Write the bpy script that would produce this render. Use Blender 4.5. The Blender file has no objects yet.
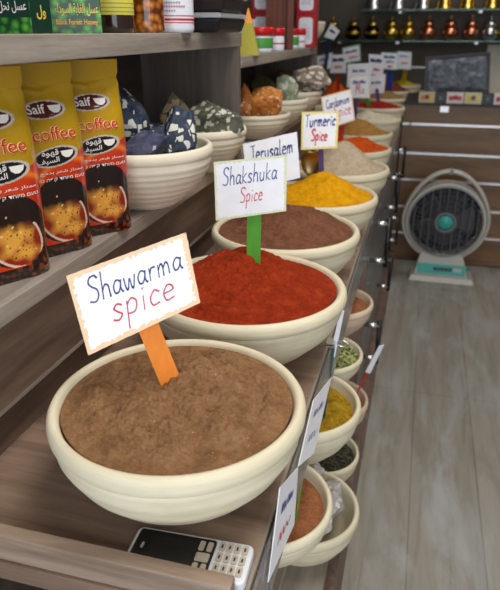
import bpy, bmesh, math, random
from mathutils import Vector, Matrix, noise
PI = math.pi
sc = bpy.context.scene
col = sc.collection
rnd = random.Random(7)

# ------------------------------------------------------------ helpers
def lin(r, g, b):
    f = lambda c: (c/255/12.92) if c/255 <= .04045 else ((c/255+.055)/1.055)**2.4
    return (f(r), f(g), f(b), 1)

def tag(o, label=None, cat=None, group=None, kind=None):
    if label: o['label'] = label
    if cat: o['category'] = cat
    if group: o['group'] = group
    if kind: o['kind'] = kind
    return o

def empty(name, loc=(0, 0, 0), rz=0, label=None, cat=None, group=None):
    o = bpy.data.objects.new(name, None); col.objects.link(o)
    o.empty_display_size = .05
    o.location = loc; o.rotation_euler = (0, 0, rz)
    return tag(o, label, cat, group)

class MB:
    def __init__(s): s.v = []; s.f = []; s.c = []; s.smooth = []
    def add(s, vs, fs, smooth=False, cols=None):
        n = len(s.v); s.v += [tuple(v) for v in vs]
        s.f += [tuple(i+n for i in f) for f in fs]; s.smooth += [smooth]*len(fs)
        s.c += list(cols) if cols else [(1, 1, 1, 1)]*len(vs)
        return s
    def box(s, x0, x1, y0, y1, z0, z1, M=None):
        vs = [Vector((x, y, z)) for x in (x0, x1) for y in (y0, y1) for z in (z0, z1)]
        if M: vs = [M @ v for v in vs]
        return s.add(vs, [(0, 1, 3, 2), (4, 6, 7, 5), (0, 4, 5, 1), (2, 3, 7, 6), (0, 2, 6, 4), (1, 5, 7, 3)])
    def lathe(s, prof, n=48, M=None, smooth=True, sx=1, sy=1):
        vs = []; fs = []
        k = len(prof)
        for i in range(n):
            a = 2*PI*i/n
            for r, z in prof:
                v = Vector((r*math.cos(a)*sx, r*math.sin(a)*sy, z)); vs.append(M @ v if M else v)
        for i in range(n):
            j = (i+1) % n
            for q in range(k-1):
                fs.append((i*k+q, j*k+q, j*k+q+1, i*k+q+1))
        return s.add(vs, fs, smooth)
    def tube(s, pts, r, n=10, closed=False, flat=1.0):
        pts = [Vector(p) for p in pts]; m = len(pts); vs = []; fs = []
        rs = r if isinstance(r, (list, tuple)) else [r]*m
        up = Vector((0, 0, 1)); prev = None
        for i, p in enumerate(pts):
            if closed: t = pts[(i+1) % m]-pts[i-1]
            else: t = pts[min(i+1, m-1)]-pts[max(i-1, 0)]
            t.normalize()
            if prev is None:
                a = t.cross(up)
                if a.length < .05: a = t.cross(Vector((1, 0, 0)))
            else: a = prev - t*prev.dot(t)
            a.normalize(); prev = a; b = t.cross(a)
            for k in range(n):
                w = 2*PI*k/n; vs.append(p+a*math.cos(w)*rs[i]+b*math.sin(w)*rs[i]*flat)
        for i in range(m if closed else m-1):
            j = (i+1) % m
            for k in range(n):
                l = (k+1) % n; fs.append((i*n+k, i*n+l, j*n+l, j*n+k))
        if not closed: fs += [tuple(range(n))[::-1], tuple((m-1)*n+k for k in range(n))]
        return s.add(vs, fs, True)
    def build(s, name, mat, parent=None, loc=None, rot=None, bevel=0, merge=False, seg=2):
        me = bpy.data.meshes.new(name); me.from_pydata(s.v, [], s.f); me.validate(); 
        if any(c != (1, 1, 1, 1) for c in s.c) and len(me.vertices) == len(s.v):
            a = me.color_attributes.new('Col', 'FLOAT_COLOR', 'POINT')
            a.data.foreach_set('color', [x for c in s.c for x in c])
        if len(me.polygons) == len(s.smooth): me.polygons.foreach_set('use_smooth', s.smooth)
        bm = bmesh.new(); bm.from_mesh(me)
        if merge: bmesh.ops.remove_doubles(bm, verts=bm.verts, dist=1e-6)
        bmesh.ops.recalc_face_normals(bm, faces=bm.faces); bm.to_mesh(me); bm.free()
        if mat: me.materials.append(mat)
        o = bpy.data.objects.new(name, me); col.objects.link(o)
        if parent: o.parent = parent
        if loc: o.location = loc
        if rot: o.rotation_euler = rot
        if bevel:
            b = o.modifiers.new('b', 'BEVEL'); b.width = bevel; b.segments = seg; b.limit_method = 'ANGLE'
        return o

def box_obj(name, mat, x0, x1, y0, y1, z0, z1, parent=None, bevel=0, local=True):
    """box whose origin is its bottom centre"""
    if parent: return MB().box(x0, x1, y0, y1, z0, z1).build(name, mat, parent, bevel=bevel)
    cx, cy = (x0+x1)/2, (y0+y1)/2
    return MB().box(x0-cx, x1-cx, y0-cy, y1-cy, 0, z1-z0).build(name, mat, None, (cx, cy, z0), bevel=bevel)

# ------------------------------------------------------------ materials
class NT:
    def __init__(s, name):
        s.m = bpy.data.materials.new(name); s.m.use_nodes = True; s.t = s.m.node_tree
        s.b = s.t.nodes['Principled BSDF']
    def n(s, typ, **kw):
        nd = s.t.nodes.new(typ)
        for k, v in kw.items():
            if k in nd.inputs: nd.inputs[k].default_value = v
            else: setattr(nd, k, v)
        return nd
    def l(s, a, b): s.t.links.new(a, b)
    def set(s, **kw):
        for k, v in kw.items(): s.b.inputs[k.replace('_', ' ')].default_value = v
        return s
    def coord(s, scale=(1, 1, 1), kind='Object'):
        tc = s.n('ShaderNodeTexCoord'); mp = s.n('ShaderNodeMapping'); mp.inputs['Scale'].default_value = scale
        s.l(tc.outputs[kind], mp.inputs['Vector']); return mp.outputs[0]
    def noise(s, vec, scale, detail=4, rough=.6, dist=0):
        nd = s.n('ShaderNodeTexNoise'); nd.inputs['Scale'].default_value = scale; nd.inputs['Detail'].default_value = detail
        nd.inputs['Roughness'].default_value = rough; nd.inputs['Distortion'].default_value = dist
        s.l(vec, nd.inputs['Vector']); return nd.outputs[0]
    def ramp(s, fac, stops, const=False):
        r = s.n('ShaderNodeValToRGB'); e = r.color_ramp.elements
        while len(e) < len(stops): e.new(.5)
        for i, (p, c) in enumerate(stops): e[i].position = p; e[i].color = c
        if const: r.color_ramp.interpolation = 'CONSTANT'
        s.l(fac, r.inputs[0]); return r.outputs[0]
    def mix(s, fac, a, b, mode='MIX'):
        m = s.n('ShaderNodeMix', data_type='RGBA', blend_type=mode)
        for sock, v in ((m.inputs[0], fac), (m.inputs[6], a), (m.inputs[7], b)):
            if hasattr(v, 'is_linked'): s.l(v, sock)
            else: sock.default_value = v
        return m.outputs[2]
    def bump(s, h, strength, dist=.01):
        b = s.n('ShaderNodeBump'); b.inputs['Strength'].default_value = strength; b.inputs['Distance'].default_value = dist
        s.l(h, b.inputs['Height']); s.l(b.outputs[0], s.b.inputs['Normal'])
    def color(s, c): s.l(c, s.b.inputs['Base Color'])

def plain(name, c, rough=.5, metal=0, **kw):
    t = NT(name); t.set(Base_Color=c, Roughness=rough, Metallic=metal, **kw)
    if not metal:
        v = t.coord(); nz = t.noise(v, 60, 3)
        k = t.ramp(nz, [(0, (c[0]*.93, c[1]*.93, c[2]*.93, 1)), (1, (min(c[0]*1.06, 1), min(c[1]*1.06, 1), min(c[2]*1.06, 1), 1))])
        t.color(k)
    return t.m

def wood(name, dark, light, axis='y', rough=.45, scale=1.0):
    t = NT(name)
    st = {'y': (14, 1.0, 14), 'x': (1.0, 14, 14), 'z': (14, 14, 1.0)}[axis]
    v = t.coord(tuple(a*scale for a in st))
    a = t.noise(v, 1.6, 8, .62, .8)
    c = t.ramp(a, [(.34, dark), (.5, tuple((dark[i]+light[i])/2 for i in range(3))+(1,)), (.66, light)])
    fv = t.coord(tuple(a*scale*5 for a in st)); b = t.noise(fv, 3, 6, .7, .3)
    c2 = t.mix(.5, c, t.ramp(b, [(.3, (.62, .6, .58, 1)), (.7, (1.15, 1.15, 1.15, 1))]), 'MULTIPLY')
    t.color(c2); t.set(Roughness=rough); t.bump(b, .12, .002)
    return t.m

def vcol(name, rough=.5, **kw):
    t = NT(name); a = t.n('ShaderNodeAttribute', attribute_name='Col'); t.color(a.outputs['Color']); t.set(Roughness=rough, **kw)
    return t

def powder(name, c1, c2, c3, fine=260, bump=.6, speck=None, dist=.007):
    t = NT(name); v = t.coord()
    a = t.noise(v, 45, 8, .75); c = t.ramp(a, [(.3, c1), (.5, c2), (.72, c3)])
    f = t.noise(v, fine, 4, .8)
    c = t.mix(.55, c, t.ramp(f, [(.35, (.6, .6, .6, 1)), (.65, (1.25, 1.25, 1.25, 1))]), 'MULTIPLY')
    if speck:
        vo = t.n('ShaderNodeTexVoronoi'); vo.inputs['Scale'].default_value = 190; t.l(v, vo.inputs['Vector'])
        k = t.ramp(vo.outputs['Distance'], [(0, (1, 1, 1, 1)), (.16, (0, 0, 0, 1))], True)
        g = t.noise(v, 33, 2); gate = t.ramp(g, [(0, (0, 0, 0, 1)), (.6, (1, 1, 1, 1))], True)
        c = t.mix(t.mix(1.0, k, gate, 'MULTIPLY'), c, speck)
    t.color(c); t.set(Roughness=.95, Specular_IOR_Level=.15)
    t.bump(t.mix(.5, f, t.noise(v, fine*.35, 5, .7)), bump, dist); return t.m

def clay(name, a, b, stain=(.45, .3, .16, 1)):
    t = NT(name); v = t.coord((1, 1, 9)); n1 = t.noise(v, 7, 6, .65)
    c = t.ramp(n1, [(.3, a), (.7, b)])
    v2 = t.coord(); n2 = t.noise(v2, 5, 4, .6); k = t.ramp(n2, [(.56, (0, 0, 0, 1)), (.8, (.45, .45, .45, 1))])
    c = t.mix(k, c, stain)
    t.color(c); t.set(Roughness=.55, Specular_IOR_Level=.35)
    n3 = t.noise(t.coord((1, 1, 30)), 5, 3); t.bump(n3, .25, .003); return t.m

def rockmat(name, base, base2, chips, thr=.34, scale=55, gate=.42):
    t = NT(name); v = t.coord()
    n1 = t.noise(v, 26, 6, .7); c = t.ramp(n1, [(.35, base), (.65, base2)])
    wv = t.n('ShaderNodeVectorMath', operation='MULTIPLY_ADD'); nn = t.n('ShaderNodeTexNoise'); nn.inputs['Scale'].default_value = 30
    t.l(v, nn.inputs['Vector']); t.l(nn.outputs['Color'], wv.inputs[0]); wv.inputs[1].default_value = (.02, .02, .02); t.l(v, wv.inputs[2])
    vo = t.n('ShaderNodeTexVoronoi', distance='CHEBYCHEV'); vo.inputs['Scale'].default_value = scale; vo.inputs['Randomness'].default_value = 1
    t.l(wv.outputs[0], vo.inputs['Vector'])
    d = t.ramp(vo.outputs['Distance'], [(0, (1, 1, 1, 1)), (thr, (0, 0, 0, 1))], True)
    g = t.ramp(vo.outputs['Color'], [(0, (0, 0, 0, 1)), (gate, (1, 1, 1, 1))], True)
    c = t.mix(t.mix(1.0, d, g, 'MULTIPLY'), c, chips)
    t.color(c); t.set(Roughness=.5); t.bump(t.noise(v, 90, 5, .7), .5, .004); return t.m

W_counter = wood('counter_wood', lin(108, 84, 70), lin(164, 138, 118), 'x', .33, .7)
W_edge = wood('edge_wood', lin(120, 108, 96), lin(170, 158, 143), 'y', .4)
W_board = wood('board_wood', lin(126, 104, 88), lin(178, 156, 136), 'x', .4)
W_shelf = wood('shelf_wood', lin(112, 103, 94), lin(168, 158, 146), 'y', .45)
W_back = wood('back_wood', lin(62, 52, 47), lin(96, 82, 74), 'y', .5)
W_riser = wood('riser_wood', lin(84, 66, 54), lin(124, 100, 84), 'y', .5)
W_side = wood('side_wood', lin(84, 75, 69), lin(118, 107, 98), 'z', .5)
W_stile = wood('stile_wood', lin(96, 74, 64), lin(136, 110, 96), 'z', .5)
W_drawer = wood('drawer_wood', lin(88, 82, 80), lin(126, 119, 116), 'y', .28)
W_slat = wood('slat_wood', lin(102, 74, 46), lin(146, 110, 74), 'x', .4)
M_chrome = plain('chrome', (.72, .72, .72, 1), .22, 1)
M_rail = plain('aluminium', (.8, .8, .8, 1), .35, .8)
M_dark = plain('dark_metal', (.03, .03, .033, 1), .35, .6)
M_acr = NT('acrylic').set(Base_Color=(.62, .58, .56, 1), Roughness=.22, Transmission_Weight=.8, IOR=1.2).m
M_glass = NT('green_glass').set(Base_Color=(.45, .7, .6, 1), Roughness=.03, Transmission_Weight=.85, IOR=1.4).m
CLAY = clay('cream_clay', lin(216, 204, 172), lin(234, 224, 196))
CLAY2 = clay('cream_clay_plain', lin(222, 212, 188), lin(238, 229, 206), (.55, .48, .34, 1))
CLAY3 = clay('tan_clay', lin(212, 186, 158), lin(226, 204, 178))
M_card = NT('card'); _v = M_card.coord(); M_card.color(M_card.ramp(M_card.noise(_v, 25, 3), [(.3, lin(236, 236, 240)), (.7, lin(246, 246, 250))])); M_card.set(Roughness=.4); M_card = M_card.m
ink_blue = plain('blue_ink', lin(24, 52, 132), .5); ink_red = plain('red_ink', lin(205, 44, 60), .5)
ink_navy = plain('navy_ink', lin(30, 36, 110), .5)

# ------------------------------------------------------------ room
def struct(name, mat, x0, x1, y0, y1, z0, z1):
    o = MB().box(x0, x1, y0, y1, z0, z1).build(name, mat); o['kind'] = 'structure'; return o
def floor_mat():
    t = NT('plank_floor'); tc = t.n('ShaderNodeTexCoord')
    mp = t.n('ShaderNodeMapping'); mp.inputs['Rotation'].default_value = (0, 0, PI/2)
    mp.inputs['Location'].default_value = (-2.49+1.2*4, .125-.217*0, 0)
    t.l(tc.outputs['Object'], mp.inputs['Vector'])
    br = t.n('ShaderNodeTexBrick'); t.l(mp.outputs[0], br.inputs['Vector'])
    br.offset = .0; br.inputs['Scale'].default_value = 1; br.inputs['Brick Width'].default_value = 1.2
    br.inputs['Row Height'].default_value = .217; br.inputs['Mortar Size'].default_value = .0022
    br.inputs['Color1'].default_value = lin(148, 141, 129); br.inputs['Color2'].default_value = lin(160, 155, 144)
    br.inputs['Mortar'].default_value = lin(120, 113, 105); br.inputs['Mortar Smooth'].default_value = .2
    v = t.coord((9, .8, 1)); a = t.noise(v, 2.2, 8, .68, 1.2)
    c = t.mix(.75, br.outputs['Color'], t.ramp(a, [(.3, (.66, .6, .54, 1)), (.55, (1, 1, 1, 1)), (.8, (1.2, 1.22, 1.25, 1))]), 'MULTIPLY')
    v2 = t.coord((3.2, .9, 1)); b = t.noise(v2, 2.2, 5, .6, .6)
    c = t.mix(t.ramp(b, [(.48, (0, 0, 0, 1)), (.68, (.75, .75, .75, 1))]), c, lin(176, 178, 176))
    t.color(c); t.set(Roughness=.42); t.bump(a, .08, .003); return t.m
wallm = plain('wall_paint', lin(150, 142, 132), .8)
darkm = plain('dark_wall', lin(74, 66, 58), .8)
struct('floor', floor_mat(), -1.1, 1.9, -1.2, 5.7, -.05, 0)
struct('wall_left', darkm, -1.15, -1.1, -1.2, 5.7, 0, 2.7)
struct('wall_right', wallm, 1.9, 1.95, -1.2, 5.7, 0, 2.7)
struct('ceiling', plain('ceiling_paint', lin(150, 148, 142), .9), -1.1, 1.9, -1.2, 5.7, 2.7, 2.75)
struct('wall_back', plain('slat_wall', lin(96, 86, 76), .6), -1.1, 1.9, 5.65, 5.7, 0, 2.7)
for i, z in enumerate((.93, 1.12, 1.75, 1.95)):
    o = struct('trim_%d' % (i+1), M_rail, -1.1, 1.9, 5.64, 5.65, z-.006, z+.006)
struct('trim_5', plain('beige_panel', lin(240, 230, 212), .6), .455, 1.2, 5.625, 5.64, .8, 1.30)

# ------------------------------------------------------------ left unit
CX = -.125       # counter edge
ct = empty('worktop', (-.5, 2.9, .845), 0, 'long grey-brown wooden worktop carrying the row of open spice bowls', 'worktop')
os_ = empty('open_shelf_unit', (-.28, 1.0, 0), 0, 'open wooden shelves below the worktop holding the lower clay bowls', 'shelving')
def cpart(name, mat, x0, x1, y0, y1, z0, z1, bevel=0, par=ct):
    lx, ly = par.location.x, par.location.y
    cx, cy, cz = (x0+x1)/2, (y0+y1)/2, (z0+z1)/2
    return MB().box(x0-cx, x1-cx, y0-cy, y1-cy, z0-cz, z1-cz).build(name, mat, par, (cx-lx, cy-ly, cz-par.location.z), bevel=bevel)
cpart('board', W_counter, -1.05, CX, .405, 5.6, .845, .87)
cpart('edge_strip', W_edge, CX, CX+.004, .405, 5.6, .842, .8705)
cpart('front_board', W_board, -1.05, CX-.006, .408, .425, .8702, .905, .0015)
cpart('price_rail', M_acr, CX+.006, CX+.010, .44, 3.9, .78, .865)
cpart('lower_shelf', W_shelf, -.45, -.135, .3, 1.76, .60, .62, .001, par=os_)
cpart('lower_shelf', W_shelf, -.45, -.10, .3, 1.76, .27, .29, .001, par=os_)
cpart('back_panel', W_back, -.47, -.45, .3, 1.76, 0, .84, par=os_)
cpart('plinth', W_stile, -.45, -.078, .3, 1.76, 0, .268, par=os_)
cpart('end_panel', W_stile, -.45, -.115, 1.762, 1.80, 0, .842, par=os_)
[c for c in ct.children if c.name.startswith('price_rail')][0]['label'] = 'clear acrylic price rail'
# cupboards further down the counter
for k in range(3):
    y0 = 1.803+k*.70; y1 = y0+.698
    if k == 2: y1 = 3.93
    cb = empty('base_cabinet', (-.27, (y0+y1)/2, 0), 0, ['grey wood base cabinet next to the open bowl shelves',
        'middle grey wood base cabinet under the counter row of bowls', 'short grey wood base cabinet beside the standing fan and slatted counter'][k], 'cabinet', 'base cabinets under the counter')
    cpart('body', W_stile, -.45, -.135, y0, y1, .06, .842, par=cb)
    cpart('toe_board', W_stile, -.45, -.078, y0, y1, 0, .058, par=cb)
    for (za, zb) in ((.47, .838), (.075, .465)):
        d = cpart('door', W_drawer, -.135, -.119, y0+.004, y1-.004, za, zb, .0015, par=cb)
        yh = y0+.18-d.parent.location.y-d.location.y; zt = zb-.02-d.location.z
        x = .008
        for dz in (0, -.13): MB().tube([(x, yh, zt+dz), (x+.052, yh, zt+dz)], .008, 14).build('handle_post', M_chrome, d)
        MB().tube([(x+.052, yh, zt+.02), (x+.052, yh, zt-.15)], .008, 12).build('handle_grip', M_dark, d)

# upper shelving
su = empty('shelf_unit', (-.545, 1.4, .87), 0, 'grey wooden wall shelving above the counter, with coffee, rocks and jars on its shelves', 'shelving')
def sp(*a, **k): return cpart(*a, par=su, **k)
sp('riser', W_riser, -.53, -.505, .3, 2.62, .8705, .952)
sp('ledge', W_edge, -.505, -.4745, .3, 2.62, .952, .958)
sp('riser', W_riser, -.505, -.475, .3, 2.62, .9585, 1.072)
sp('shelf', W_shelf, -.68, -.458, .3, 2.62, 1.074, 1.10, bevel=.0012)
sp('shelf', W_shelf, -.68, -.43, .3, 1.505, 1.367, 1.397, bevel=.0012)
sp('shelf', W_shelf, -.68, -.43, 1.505, 2.58, 1.318, 1.343, bevel=.0012)
sp('divider', W_side, -.68, -.432, 1.475, 1.5, 1.10, 1.367)
sp('divider', W_side, -.68, -.431, 2.58, 2.605, 1.10, 1.72)
sp('back_panel', W_back, -.70, -.68, .3, 2.62, 1.07, 1.9)

# ------------------------------------------------------------ bowls
def bowl_mb(R, H, ridges=5, lip=.0):
    prof = [(0, 0), (.40, 0), (.455, .008), (.49, .04)]
    n = 26
    for i in range(n+1):
        t = i/n; z = .05+.74*t
        r = .50+.47*(1-(1-t)**1.75)
        r += (.010 if ridges > 4 else .006)*math.sin(t*ridges*2*PI)*(1-.3*t)+.0025*math.sin(t*61)
        prof.append((r, z))
    prof += [(.958, .805), (.962, .815), (.985, .83), (.997, .86), (1.0, .90), (.993, .95), (.976, .985), (.955, 1.0), (.93, .994), (.912, .968), (.903, .93),
             (.87, .80), (.80, .55), (.66, .28), (.42, .14), (0, .12)]
    return MB().lathe([(r*R, z*H) for r, z in prof], 96)
def bowl(x, y, zr, R, H, label, mat=CLAY, group='cream clay bowls in the counter row', ridges=5):
    o = bowl_mb(R, H, ridges).build('clay_bowl', mat, None, (x, y, zr-H), merge=True)
    return tag(o, label, 'bowl', group)

def heap(name, mat, x, y, zr, R, H, label, cat, hfun, edge=.955, seed=0, n=120, m=44, group=None, amp=.004):
    """powder lying in a bowl; hfun(u,v,r) -> height over the edge level (metres)"""
    ri = .900*R-.0012; z0 = edge*H
    vs = []; fs = []
    off = Vector((seed*3.1, seed*1.7, 0))
    def top(r, a):
        u, v = r*math.cos(a), r*math.sin(a)
        fall = min(1, (1-r)*5)
        p = Vector((u*R, v*R, 0))
        h = hfun(u, v, r)*min(1, (1-r)*5) if r < 1 else 0
        h += fall*amp*(1.3*noise.fractal(p*24+off, 1, 2, 5)+1.8*noise.noise(p*11+off))
        h += fall*amp*.5*noise.fractal(p*130+off, 1, 2, 3)
        return (u*ri, v*ri, z0+h)
    vs.append(top(0, 0))
    for j in range(1, m+1):
        for i in range(n): vs.append(top(j/m, 2*PI*i/n))
    for i in range(n): fs.append((0, 1+i, 1+(i+1) % n))
    for j in range(m-1):
        for i in range(n):
            a = 1+j*n+i; b = 1+j*n+(i+1) % n; fs.append((a, a+n, b+n, b))
    k = len(vs); rb = .79*R
    for i in range(n): vs.append((rb*math.cos(2*PI*i/n), rb*math.sin(2*PI*i/n), .58*H))
    vs.append((0, 0, .58*H)); last = 1+(m-1)*n
    for i in range(n):
        j = (i+1) % n; fs.append((last+i, k+i, k+j, last+j)); fs.append((k+i, len(vs)-1, k+j))
    o = MB().add(vs, fs, True).build(name, mat, None, (x, y, zr-H))
    tag(o, label, cat, group, 'stuff'); return o
def gauss(u, v, cu, cv, s): return math.exp(-((u-cu)**2+(v-cv)**2)/(2*s*s))

P_shaw = powder('shawarma_powder', lin(116, 82, 52), lin(148, 109, 74), lin(170, 131, 94), 240, .8, lin(214, 160, 92))
P_shak = powder('shakshuka_powder', lin(122, 36, 12), lin(154, 48, 16), lin(178, 68, 30), 240, .8)
P_brown = powder('brown_powder', lin(92, 58, 42), lin(122, 80, 58), lin(142, 98, 74), 220)
P_yel = powder('turmeric_powder', lin(196, 132, 0), lin(226, 160, 6), lin(240, 180, 30), 200)
P_bei = powder('beige_powder', lin(176, 154, 124), lin(198, 178, 150), lin(212, 194, 168), 200)
P_ora = powder('orange_powder', lin(176, 58, 8), lin(216, 84, 16), lin(232, 112, 34), 150, .9)
P_tan = powder('tan_powder', lin(140, 96, 44), lin(176, 128, 66), lin(198, 152, 88), 150)
P_cre = powder('cream_powder', lin(204, 192, 162), lin(222, 212, 186), lin(234, 226, 206), 150)
P_red = powder('red_powder', lin(120, 22, 18), lin(156, 34, 26), lin(178, 54, 38), 150)
P_oli = powder('olive_powder', lin(120, 92, 58), lin(150, 118, 76), lin(168, 138, 96), 150)
P_dbr = powder('dark_brown_powder', lin(86, 44, 24), lin(118, 62, 36), lin(140, 82, 52), 150)
P_lem = powder('mustard_powder', lin(170, 140, 20), lin(200, 172, 40), lin(214, 190, 70), 150)
P_cin = powder('cinnamon_powder', lin(120, 70, 42), lin(150, 94, 60), lin(170, 114, 78), 150)
P_cur = powder('curry_powder', lin(132, 100, 14), lin(166, 130, 28), lin(190, 156, 54), 90, 1, None, .008)

ROW = [  # x, y, R, powder, height function, bowl words, powder words, name
 (-.246, .577, .153, P_shaw, lambda u, v, r: .004*(1-r)+.014*gauss(u, v, .0, .35, .5)-.010*gauss(u, v, -.05, .72, .14),
  'largest cream clay bowl at the front of the counter, beside the mobile phone', 'coarse light brown shawarma spice heaped in the frontmost bowl', 'shawarma_spice'),
 (-.261, .938, .172, P_shak, lambda u, v, r:   .038*gauss(u, v, -.15, .35, .45)+.008*gauss(u, v, .45, .1, .2)-.012*gauss(u, v, .15, .30, .1),
  'cream clay bowl of brick red powder, second from the front of the counter', 'brick red shakshuka spice heaped round a green stick', 'shakshuka_spice'),
 (-.267, 1.281, .165, P_brown, lambda u, v, r:   .046*gauss(u, v, .05, .25, .42)+.014*gauss(u, v, .55, -.1, .2),
  'cream clay bowl of cocoa brown powder behind the red one', 'cocoa brown powder spice in the third bowl', 'brown_spice'),
 (-.246, 1.610, .158, P_yel, lambda u, v, r: .058*gauss(u, v, .1, .2, .36)+.012*gauss(u, v, -.5, -.2, .2),
  'cream clay bowl of bright yellow powder with a brass scoop', 'bright yellow turmeric powder in a pointed heap', 'turmeric_powder'),
 (-.24, 1.985, .160, P_bei, lambda u, v, r: .082*gauss(u, v, -.02, -.05, .36)+.02*gauss(u, v, .5, .0, .25),
  'cream clay bowl of pale beige powder behind the yellow one', 'pale beige powder heaped to a tall peak', 'beige_spice'),
 (-.243, 2.36, .148, P_ora, lambda u, v, r: .032*gauss(u, v, 0, 0, .55)+.008*gauss(u, v, .3, .2, .15),
  'cream clay bowl of orange-red crushed spice behind the beige heap', 'orange-red crushed spice next to a red stick', 'orange_spice'),
 (-.253, 2.75, .142, P_tan, lambda u, v, r: .06*gauss(u, v, -.1, 0, .42),
  'cream clay bowl of golden brown spice behind the orange one', 'golden brown ground spice in a rounded heap', 'golden_brown_spice'),
 (-.255, 3.25, .158, P_cre, lambda u, v, r: .03*gauss(u, v, 0, 0, .45),
  'cream clay bowl of off-white powder behind the purple sticked sign', 'off-white powder almost level in its bowl', 'cream_spice'),
 (-.255, 3.76, .158, P_red, lambda u, v, r: .03*gauss(u, v, 0, 0, .5),
  'cream clay bowl of dark red powder near the slatted counter', 'dark red powder, the only crimson heap of the row', 'red_spice'),
 (-.25, 4.31, .165, P_oli, lambda u, v, r: .04*gauss(u, v, 0, 0, .5),
  'cream clay bowl of dull olive brown powder, third from the far end', 'dull olive brown powder third from the far end', 'olive_brown_spice'),
 (-.235, 4.86, .165, P_dbr, lambda u, v, r: .075*gauss(u, v, -.1, 0, .42),
  'cream clay bowl of dark reddish brown powder with a blue sticked sign', 'dark reddish brown powder next to the blue stick', 'dark_brown_spice'),
 (-.18, 5.40, .150, P_lem, lambda u, v, r: .04*gauss(u, v, 0, 0, .45),
  'cream clay bowl of mustard yellow powder at the far end of the row', 'mustard yellow powder at the far end of the row', 'mustard_spice'),
]
for i, (x, y, R, P, hf, bl, pl, nm) in enumerate(ROW):
    bowl(x, y, 1.0, R, .13, bl, ridges=4 if i == 0 else 2 if i == 1 else 3)
    big = i < 3
    heap(nm, P, x, y, 1.0, R, .13, pl, 'spice', hf, seed=i+1, n=(300 if i == 0 else 220) if big else 110, m=(130 if i == 0 else 90) if big else 40, amp=(.0065 if i == 0 else .005) if big else .004)

# second row behind, far part of the counter
for i, (x, y, P, hf, a, b, nm) in enumerate([
    (-.60, 4.35, P_ora, lambda u, v, r: .09*gauss(u, v, .1, 0, .4), 'cream clay bowl in the rear row holding orange spice under a red sticked sign', 'orange spice in the rear row below the small signs', 'orange_spice'),
    (-.62, 3.85, P_oli, lambda u, v, r: .03*gauss(u, v, 0, 0, .5), 'cream clay bowl in the rear row just past the end of the shelving', 'grey brown spice in the rear row past the shelving', 'grey_brown_spice'),
    (-.60, 4.85, P_dbr, lambda u, v, r: .03*gauss(u, v, 0, 0, .5), 'cream clay bowl at the far end of the rear row', 'dark spice at the far end of the rear row', 'dark_spice')]):
    bowl(x, y, 1.0, .15, .13, a, group='cream clay bowls in the rear row')
    heap(nm, P, x, y, 1.0, .15, .13, b, 'spice', hf, seed=20+i, n=60, m=20)

# lower tier bowls
low = 'clay bowls on the lower shelves'
LOW = [
 (-.185, 1.55, .72, .112, .10, CLAY3, P_cin, 'tan clay bowl of rusty brown spice with a yellow scoop, farthest on the middle shelf', 'rusty brown spice in the farthest tan bowl on the middle shelf', 'rusty_spice'),
 (-.172, 1.285, .70, .098, .08, CLAY, None, 'cream clay bowl of pale green pods on the middle shelf', None, None),
 (-.175, 1.005, .74, .122, .12, CLAY, P_cur, 'cream clay bowl of mustard coloured curry pieces on the middle shelf', 'lumpy mustard coloured curry mix in a middle shelf bowl', 'curry_mix'),
 (-.182, .745, .72, .112, .10, CLAY, P_cin, 'cream clay bowl of cinnamon brown powder with a green sticked sign', 'cinnamon brown powder below the green sticked sign', 'cinnamon_powder'),
 (-.195, .505, .70, .112, .08, CLAY, P_cur, 'cream clay bowl nearest the camera on the middle shelf, with a blue sticked sign', 'mustard yellow spice nearest the camera on the middle shelf', 'yellow_spice'),
 (-.178, 1.545, .41, .115, .12, CLAY3, P_cin, 'tan clay bowl low down behind the curry bowl, with a rusty stick sign', 'brown spice in the lowest tan bowl', 'low_brown_spice'),
 (-.165, 1.318, .39, .100, .10, CLAY, None, 'cream clay bowl of dark dried leaves on the bottom shelf', None, None),
 (-.172, 1.075, .42, .131, .13, CLAY, None, 'wide cream clay bowl of whitish grey chunks on the bottom shelf', None, None),
]
for i, (x, y, zr, R, H, cm, P, bl, pl, nm) in enumerate(LOW):
    bowl(x, y, zr, R, H, bl, cm, low, ridges=3)
    if P: heap(nm, P, x, y, zr, R, H, pl, 'spice', lambda u, v, r: .012*gauss(u, v, 0, 0, .5), edge=.80, seed=30+i, n=72, m=26, amp=.003 if P is P_cin else .006)
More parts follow.
